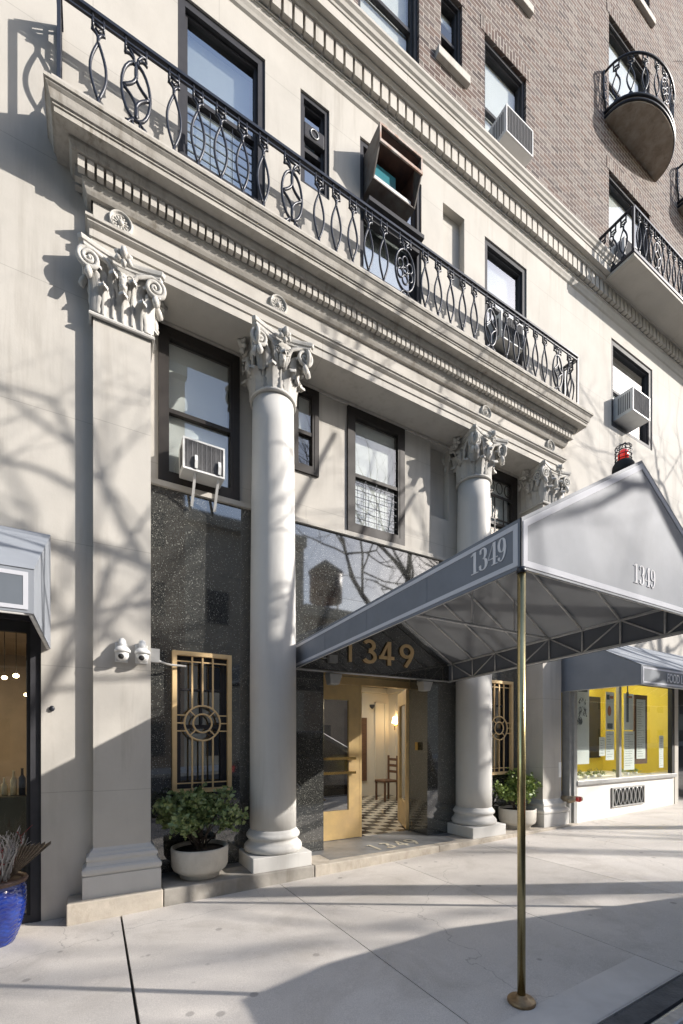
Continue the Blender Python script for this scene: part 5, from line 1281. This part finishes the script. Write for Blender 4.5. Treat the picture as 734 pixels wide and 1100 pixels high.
# posters and menus in the window
def poster(x0, x1, z0, z1, lab, deco, y=YS+.045):
    o = empty('window_poster', ((x0+x1)/2, y, z0), lab, 'poster', 'posters in the yellow shop window')
    mb = MB(); mb.box(x0,x1,y,y+.003,z0,z1); mb.build('sheet', M['paper'], o); mb = MB(); m2 = MB(); yy = y-.0012
    rnd = random.Random(int(x0*100))
    if deco == 'scribble':
        for k in range(26):
            px = rnd.uniform(x0+.04, x1-.08); pz = rnd.uniform(z0+.7, z1-.2); mb.tube([(px+rnd.uniform(-.03,.05), yy, pz+rnd.uniform(-.06,.06)) for _ in range(5)], .004, 4)
        mb.box(x0+.05, x1-.05, yy, y-.0002, z1-.10, z1-.06)
    elif deco == 'photo':
        mb.box(x0+.03, x0+.12, yy, y-.0002, z1-.14, z1-.05); m2.box(x0+.13, x1-.03, yy, y-.0002, z1-.12, z1-.07)
        blob(m2, ((x0+x1)/2-.02, yy, (z0+z1)/2+.0), .06, (1,.03,1.6), 10); mb.box(x0+.05, x1-.05, yy, y-.0002, z0+.02, z0+.12)
    elif deco == 'bottle':
        mb.box(x0+.08, x0+.16, yy, y-.0002, z0+.15, z0+.72); mb.box(x0+.10, x0+.14, yy, y-.0002, z0+.72, z0+.88); m2.box(x0+.12, x1-.05, yy, y-.0002, z1-.08, z1-.04)
    else:
        z = z1-.06
        while z > z0+.05: mb.box(x0+.03, x0+.03+(x1-x0-.06)*rnd.uniform(.45,1), yy, y-.0002, z-.006, z); z -= .045
    if mb.v: mb.build('print', M['ink'], o)
    if m2.v: m2.build('colour_print', M['orange'], o)
poster(7.17,7.55,1.15,2.50,'tall pale green poster with black script at the left of the yellow shop window','scribble')
poster(8.06,8.33,1.75,2.44,'poster with an orange figure left of the window mullion','photo'); poster(8.06,8.33,1.2,1.73,'printed sheet below the orange figure poster','text')
poster(7.86,8.04,1.28,1.62,'small printed sheet at the centre of the left pane','text')
poster(8.66,8.99,1.75,2.44,'white poster with a dark bottle shape right of the mullion','bottle'); poster(8.66,9.02,1.0,1.73,'white printed sheet under the bottle poster','text')
poster(9.10,9.42,1.2,2.35,'cream menu sheet with lines of print beside the bottle poster','text'); poster(9.95,10.12,1.0,1.65,'narrow white notice low at the right of the shop window','text')
mb = MB(); mb.box(9.05,9.52,YS+.06,YS+.09,1.1,2.44); tag(mb.build('menu_board', M['wood']), 'brown wooden board framing the cream menu sheet', 'board')
rnd = random.Random(12)
for k, x in enumerate((7.3,7.55,7.82,8.05,8.28,8.9,9.2,9.5)):
    o = empty('small_plant', (x, 4.75, .84), 'little potted plant on the display ledge of the yellow shop', 'plant', 'small plants on the shop ledge')
    mb = MB(); mb.lathe([(.035,.842),(.05,.92)], x, 4.75, 12); mb.build('pot', M['white'], o); mb = MB()
    for q in range(30):
        d = Vector((rnd.gauss(0,1), rnd.gauss(0,1), abs(rnd.gauss(.8,.6)))).normalized(); c = Vector((x,4.75,.92))+d*rnd.uniform(.02,.10); s_ = d.orthogonal().normalized()*.018; mb.add([c-s_, c+d*.05, c+s_, c-d*.01], [(0,1,2),(0,2,3)])
    mb.build('leaves', M['leaf'], o)
# fire hose connection
fc = empty('fire_hose_connection', (6.86, 4.5, .6), 'pale fire hose inlet with a red cap low beside the right pilaster', 'hydrant')
mb = MB(); mb.cyl((6.80,4.52,.60),(6.80,4.36,.60),.05,16); mb.tube([(6.70,4.36,.57),(6.78,4.33,.60),(6.86,4.33,.61),(6.97,4.30,.60)], [.035,.05,.045,.038], 14); mb.lathe([(.09,.0),(.09,.01)],0,0,4) if False else None
mb.build('inlet_body', mat('aged_brass', (.42,.34,.24), .45, metal=.6, var=.3, vscale=30), fc)
mb = MB(); mb.cyl((6.83,4.335,.605),(6.84,4.27,.605),.038,16); mb.cyl((6.90,4.31,.60),(6.93,4.305,.60),.047,14); mb.build('red_cap', M['red'], fc)
mb = MB(); mb.box(6.70,6.77,YP-.004,YP-.001,.95,1.2); tag(mb.build('wall_notice', M['paper']), 'small white notice on the pilaster above the fire hose inlet', 'sign')

# ------------------------------------------------------------------ parked car (beyond the right edge, throws its shade on the sidewalk)
def car():
    X0c, X1c = 2.95, 7.65; yc = .02; hwid = .92; zg = gz(5, 0)-.12
    o = empty('parked_car', (5.3, yc, zg), 'dark parked car at the kerb to the right of the pole', 'car')
    # body: loft of cross sections along X
    st = [(0,.35,.80,.80,.80),(.05,.28,.95,.86,.80),(.25,.24,1.02,.90,.84),(.6,.22,1.05,.92,.86),(3.0,.22,1.02,.92,.86),(3.6,.22,1.0,.92,.84),(4.3,.24,.92,.90,.80),(4.62,.28,.80,.86,.74),(4.7,.38,.70,.78,.70)]
    mb = MB(); secs = []
    for x, zl, zh, wl, wh in st:
        s_ = []
        for y, z in ((-wl*.92,zl),(-wl,zl+.12),(-wl,zl+(zh-zl)*.6),(-wh,zh),(wh,zh),(wl,zl+(zh-zl)*.6),(wl,zl+.12),(wl*.92,zl)): s_.append((X0c+x, yc+y, zg+z))
        secs.append(s_)
    vs = [p for s_ in secs for p in s_]; n = 8; fs = []
    for i in range(len(secs)-1):
        for k in range(n): fs.append((i*n+k, i*n+(k+1) % n, (i+1)*n+(k+1) % n, (i+1)*n+k))
    fs += [tuple(range(n-1,-1,-1)), tuple((len(secs)-1)*n+k for k in range(n))]
    mb.add(vs, fs); bevel(fixn(mb.build('body', M['carpaint'], o)), .03, 3)
    mb = MB(); cab = [(.18,1.03,.84),(.45,1.62,.66),(1.2,1.70,.68),(2.2,1.69,.68),(3.45,1.0,.82)]
    rows = [[(X0c+x, yc-w_, zg+z), (X0c+x, yc+w_, zg+z)] for x, z, w_ in cab]
    poly = [(X0c+x, 0, zg+z) for x, z, w_ in cab]
    L1 = [(X0c+x, yc-w_, zg+z) for x, z, w_ in cab]; R1 = [(X0c+x, yc+w_, zg+z) for x, z, w_ in cab]; m_ = len(cab)
    mb.add(L1+R1, [tuple(range(m_)), tuple(range(2*m_-1, m_-1, -1))]+[(i, i+m_, (i+1) % m_+m_, (i+1) % m_) for i in range(m_)])
    bevel(fixn(mb.build('cabin', M['carpaint'], o)), .05, 3)
    mb = MB()
    for s_ in (-1, 1):
        for a, b_ in (((.55,1.08),(.62,1.52)),):
            pass
        for (xa, xb, xc, xd) in ((.42,.62,1.35,1.35),(1.43,1.43,2.12,2.9)):
            yb_, yt_2 = yc+s_*.83, yc+s_*.70
            mb.add([(X0c+xa, yb_+s_*.012, zg+1.12), (X0c+xd, yb_+s_*.012, zg+1.12), (X0c+xc, yt_2+s_*.015, zg+1.56), (X0c+xb, yt_2+s_*.015, zg+1.56)], [(0,1,2,3)])
    mb.build('side_window', M['rubber'], o)
    for x in (.85, 3.75):
        for s_ in (-1, 1):
            mb = MB(); y = yc+s_*.80
            mb.tube([(X0c+x, y-.12*1, zg+.34), (X0c+x, y+.125, zg+.34)], .34, 32, smooth=False); wv = bevel(mb.build('wheel', M['rubber'], o), .03)
            mb = MB(); yy = y+s_*(.13 if s_ > 0 else .125)
            mb.tube([(X0c+x+.22*math.cos(2*PI*k/28), yy, zg+.34+.22*math.sin(2*PI*k/28)) for k in range(28)], .02, 6, closed=True)
            for k in range(9): a = 2*PI*k/9; mb.tube([(X0c+x+.04*math.cos(a), yy, zg+.34+.04*math.sin(a)), (X0c+x+.22*math.cos(a), yy, zg+.34+.22*math.sin(a))], .016, 5)
            blob(mb, (X0c+x, yy, zg+.34), .05); mb.build('wheel_rim', M['chrome'], wv)
    for s_ in (-1, 1):
        mb = MB(); mb.box(X0c-.012, X0c+.10, yc+s_*.70-.12, yc+s_*.70+.12, zg+.72, zg+.86); mb.build('tail_light', M['redlens'], o)
        mb = MB(); mb.box(X0c+4.58, X0c+4.705, yc+s_*.62-.13, yc+s_*.62+.13, zg+.56, zg+.66); mb.build('headlight', M['chrome'], o)
car()

# ------------------------------------------------------------------ bare street trees
def tree(x, y, H, seed, lab, r0=.14, crown_lo=.32, depth=6, spread=.55, gw='bare street trees', lean=0.0):
    rnd = random.Random(seed); z0 = gz(0,0)-.1
    o = empty('street_tree', (x, y, z0), lab, 'tree', gw)
    tr = MB(); cr = MB(); pts = []; rr = []
    for k in range(7):
        f = k/6; pts.append((x+lean*(1-f)**1.3+rnd.gauss(0,.05)*k*.3, y+rnd.gauss(0,.04)*k*.3, z0+H*crown_lo*f)); rr.append(r0*(1.25-.35*f if k == 0 else 1-.25*f))
    tr.tube(pts, rr, 10); tr.build('trunk', M['bark'], o)
    def grow(p, d, L_, r, lev):
        n = 4; P = [Vector(p)]; R = [r]; d = Vector(d)
        for k in range(n):
            d = (d+Vector((rnd.gauss(0,.16), rnd.gauss(0,.16), rnd.gauss(.04,.12)))).normalized(); P.append(P[-1]+d*L_/n); R.append(r*(1-.42*(k+1)/n))
        cr.tube(P, R, 6 if lev < 3 else 4, cap=False)
        if lev >= depth or P[-1].y > 1.7: return
        nb = 3 if lev < 2 else rnd.choice((2,3,3))
        for k in range(nb):
            f = rnd.uniform(.45, 1.0) if k else 1.0; q = P[0].lerp(P[-1], f) if False else P[min(n, max(1, round(f*n)))]
            ax = Vector((rnd.gauss(0,1), rnd.gauss(0,1), rnd.gauss(0,1))).normalized(); nd = (d+ax*spread*rnd.uniform(.7,1.5)).normalized()
            grow(q, nd, L_*rnd.uniform(.62,.86), R[min(n, max(1, round(f*n)))]*rnd.uniform(.62,.85), lev+1)
    top = pts[-1]
    for k in range(4):
        a = k*PI/2+rnd.uniform(0,1); grow(top, (math.cos(a)*.55, math.sin(a)*.55, 1), H*.2, r0*.55, 0)
    cr.build('crown', M['bark'], o)
tree(7.7, -.2, 13, 21, 'leaning bare street tree at the kerb beside the parked car', r0=.19, depth=5, spread=.75, lean=1.35)
tree(12.6, .15, 14, 8, 'taller bare street tree at the kerb, second beyond the parked car', r0=.18, depth=5, spread=.7)
tree(17.8, .1, 16, 5, 'tall bare street tree farthest along the near kerb', r0=.19, depth=5, spread=.7)
tree(21.5, -9.6, 18, 33, 'tall bare street tree on the far side of the street', r0=.24, depth=5, spread=.7)

# ------------------------------------------------------------------ opposite side of the street (seen only in reflections)
def opposite(x0, x1, H, m, lab, fl=3.4):
    z0 = -.3; y1 = -13; y0 = -24
    o = empty('opposite_building', ((x0+x1)/2, y1, z0), lab, 'building', 'row of buildings across the street')
    mb = MB(); mb.box(x0, x1, y0, y1, z0, H); mb.build('wall', m, o)
    mb = MB(); mb.box(x0-.05, x1+.05, y1, y1+.35, H-.55, H+.02); mb.build('cornice', M['opppale'], o)
    n = max(2, int((x1-x0)/2.4)); z = z0+1.0; first = None
    while z+2 < H-.6:
        for k in range(n):
            cx = x0+(x1-x0)*(k+.5)/n
            if first is None:
                mb = MB(); mb.box(cx-.55, cx+.55, y1+.01, y1+.04, z, z+1.7); first = mb.build('window', M['winmetal'], o); f0 = (cx, z)
            else:
                c_ = first.copy(); C.objects.link(c_); c_.parent = o; c_.location = (cx-f0[0], 0, z-f0[1])
        z += fl
    return o
opposite(-26, -15, 19, M['oppstone'], 'brown brick building across the street, farthest left')
opposite(-15, -5, 23, M['opppale'], 'pale stone building across the street, second from left')
opposite(-5, 4, 20, M['oppstone'], 'brown brick building across the street facing the left pilaster')
opposite(4, 10.5, 13.0, M['opppale'], 'pale building across the street facing the entrance')
opposite(10.5, 17, 9.2, M['oppstone'], 'low brown brick house across the street with a roof tank')
opposite(17, 26, 9.8, M['opppale'], 'low pale building across the street to the right')
opposite(26, 40, 11.0, M['oppstone'], 'low brown building across the street, farthest right')
opposite(40, 62, 14.0, M['opppale'], 'long pale building across the street toward the far corner')
opposite(62, 100, 17.0, M['oppstone'], 'long brown building across the street at the far corner')
wt = empty('water_tank', (13.5, -16, 9.2), 'wooden roof water tank with a conical cap across the street', 'water tank')
mb = MB(); mb.lathe([(1.1,10.7),(1.1,12.6)], 13.5, -16, 20); mb.build('tank', M['wood'], wt); mb = MB(); mb.lathe([(1.2,12.6),(.05,13.5)], 13.5, -16, 20); mb.build('roof', M['rubber'], wt)
for a in (0, 1, 2, 3):
    mb = MB(); cx, cy = 13.5+.8*math.cos(a*PI/2+.7), -16+.8*math.sin(a*PI/2+.7); mb.cyl((cx,cy,9.2),(cx,cy,10.7),.07,6); mb.build('leg', M['wood'], wt)
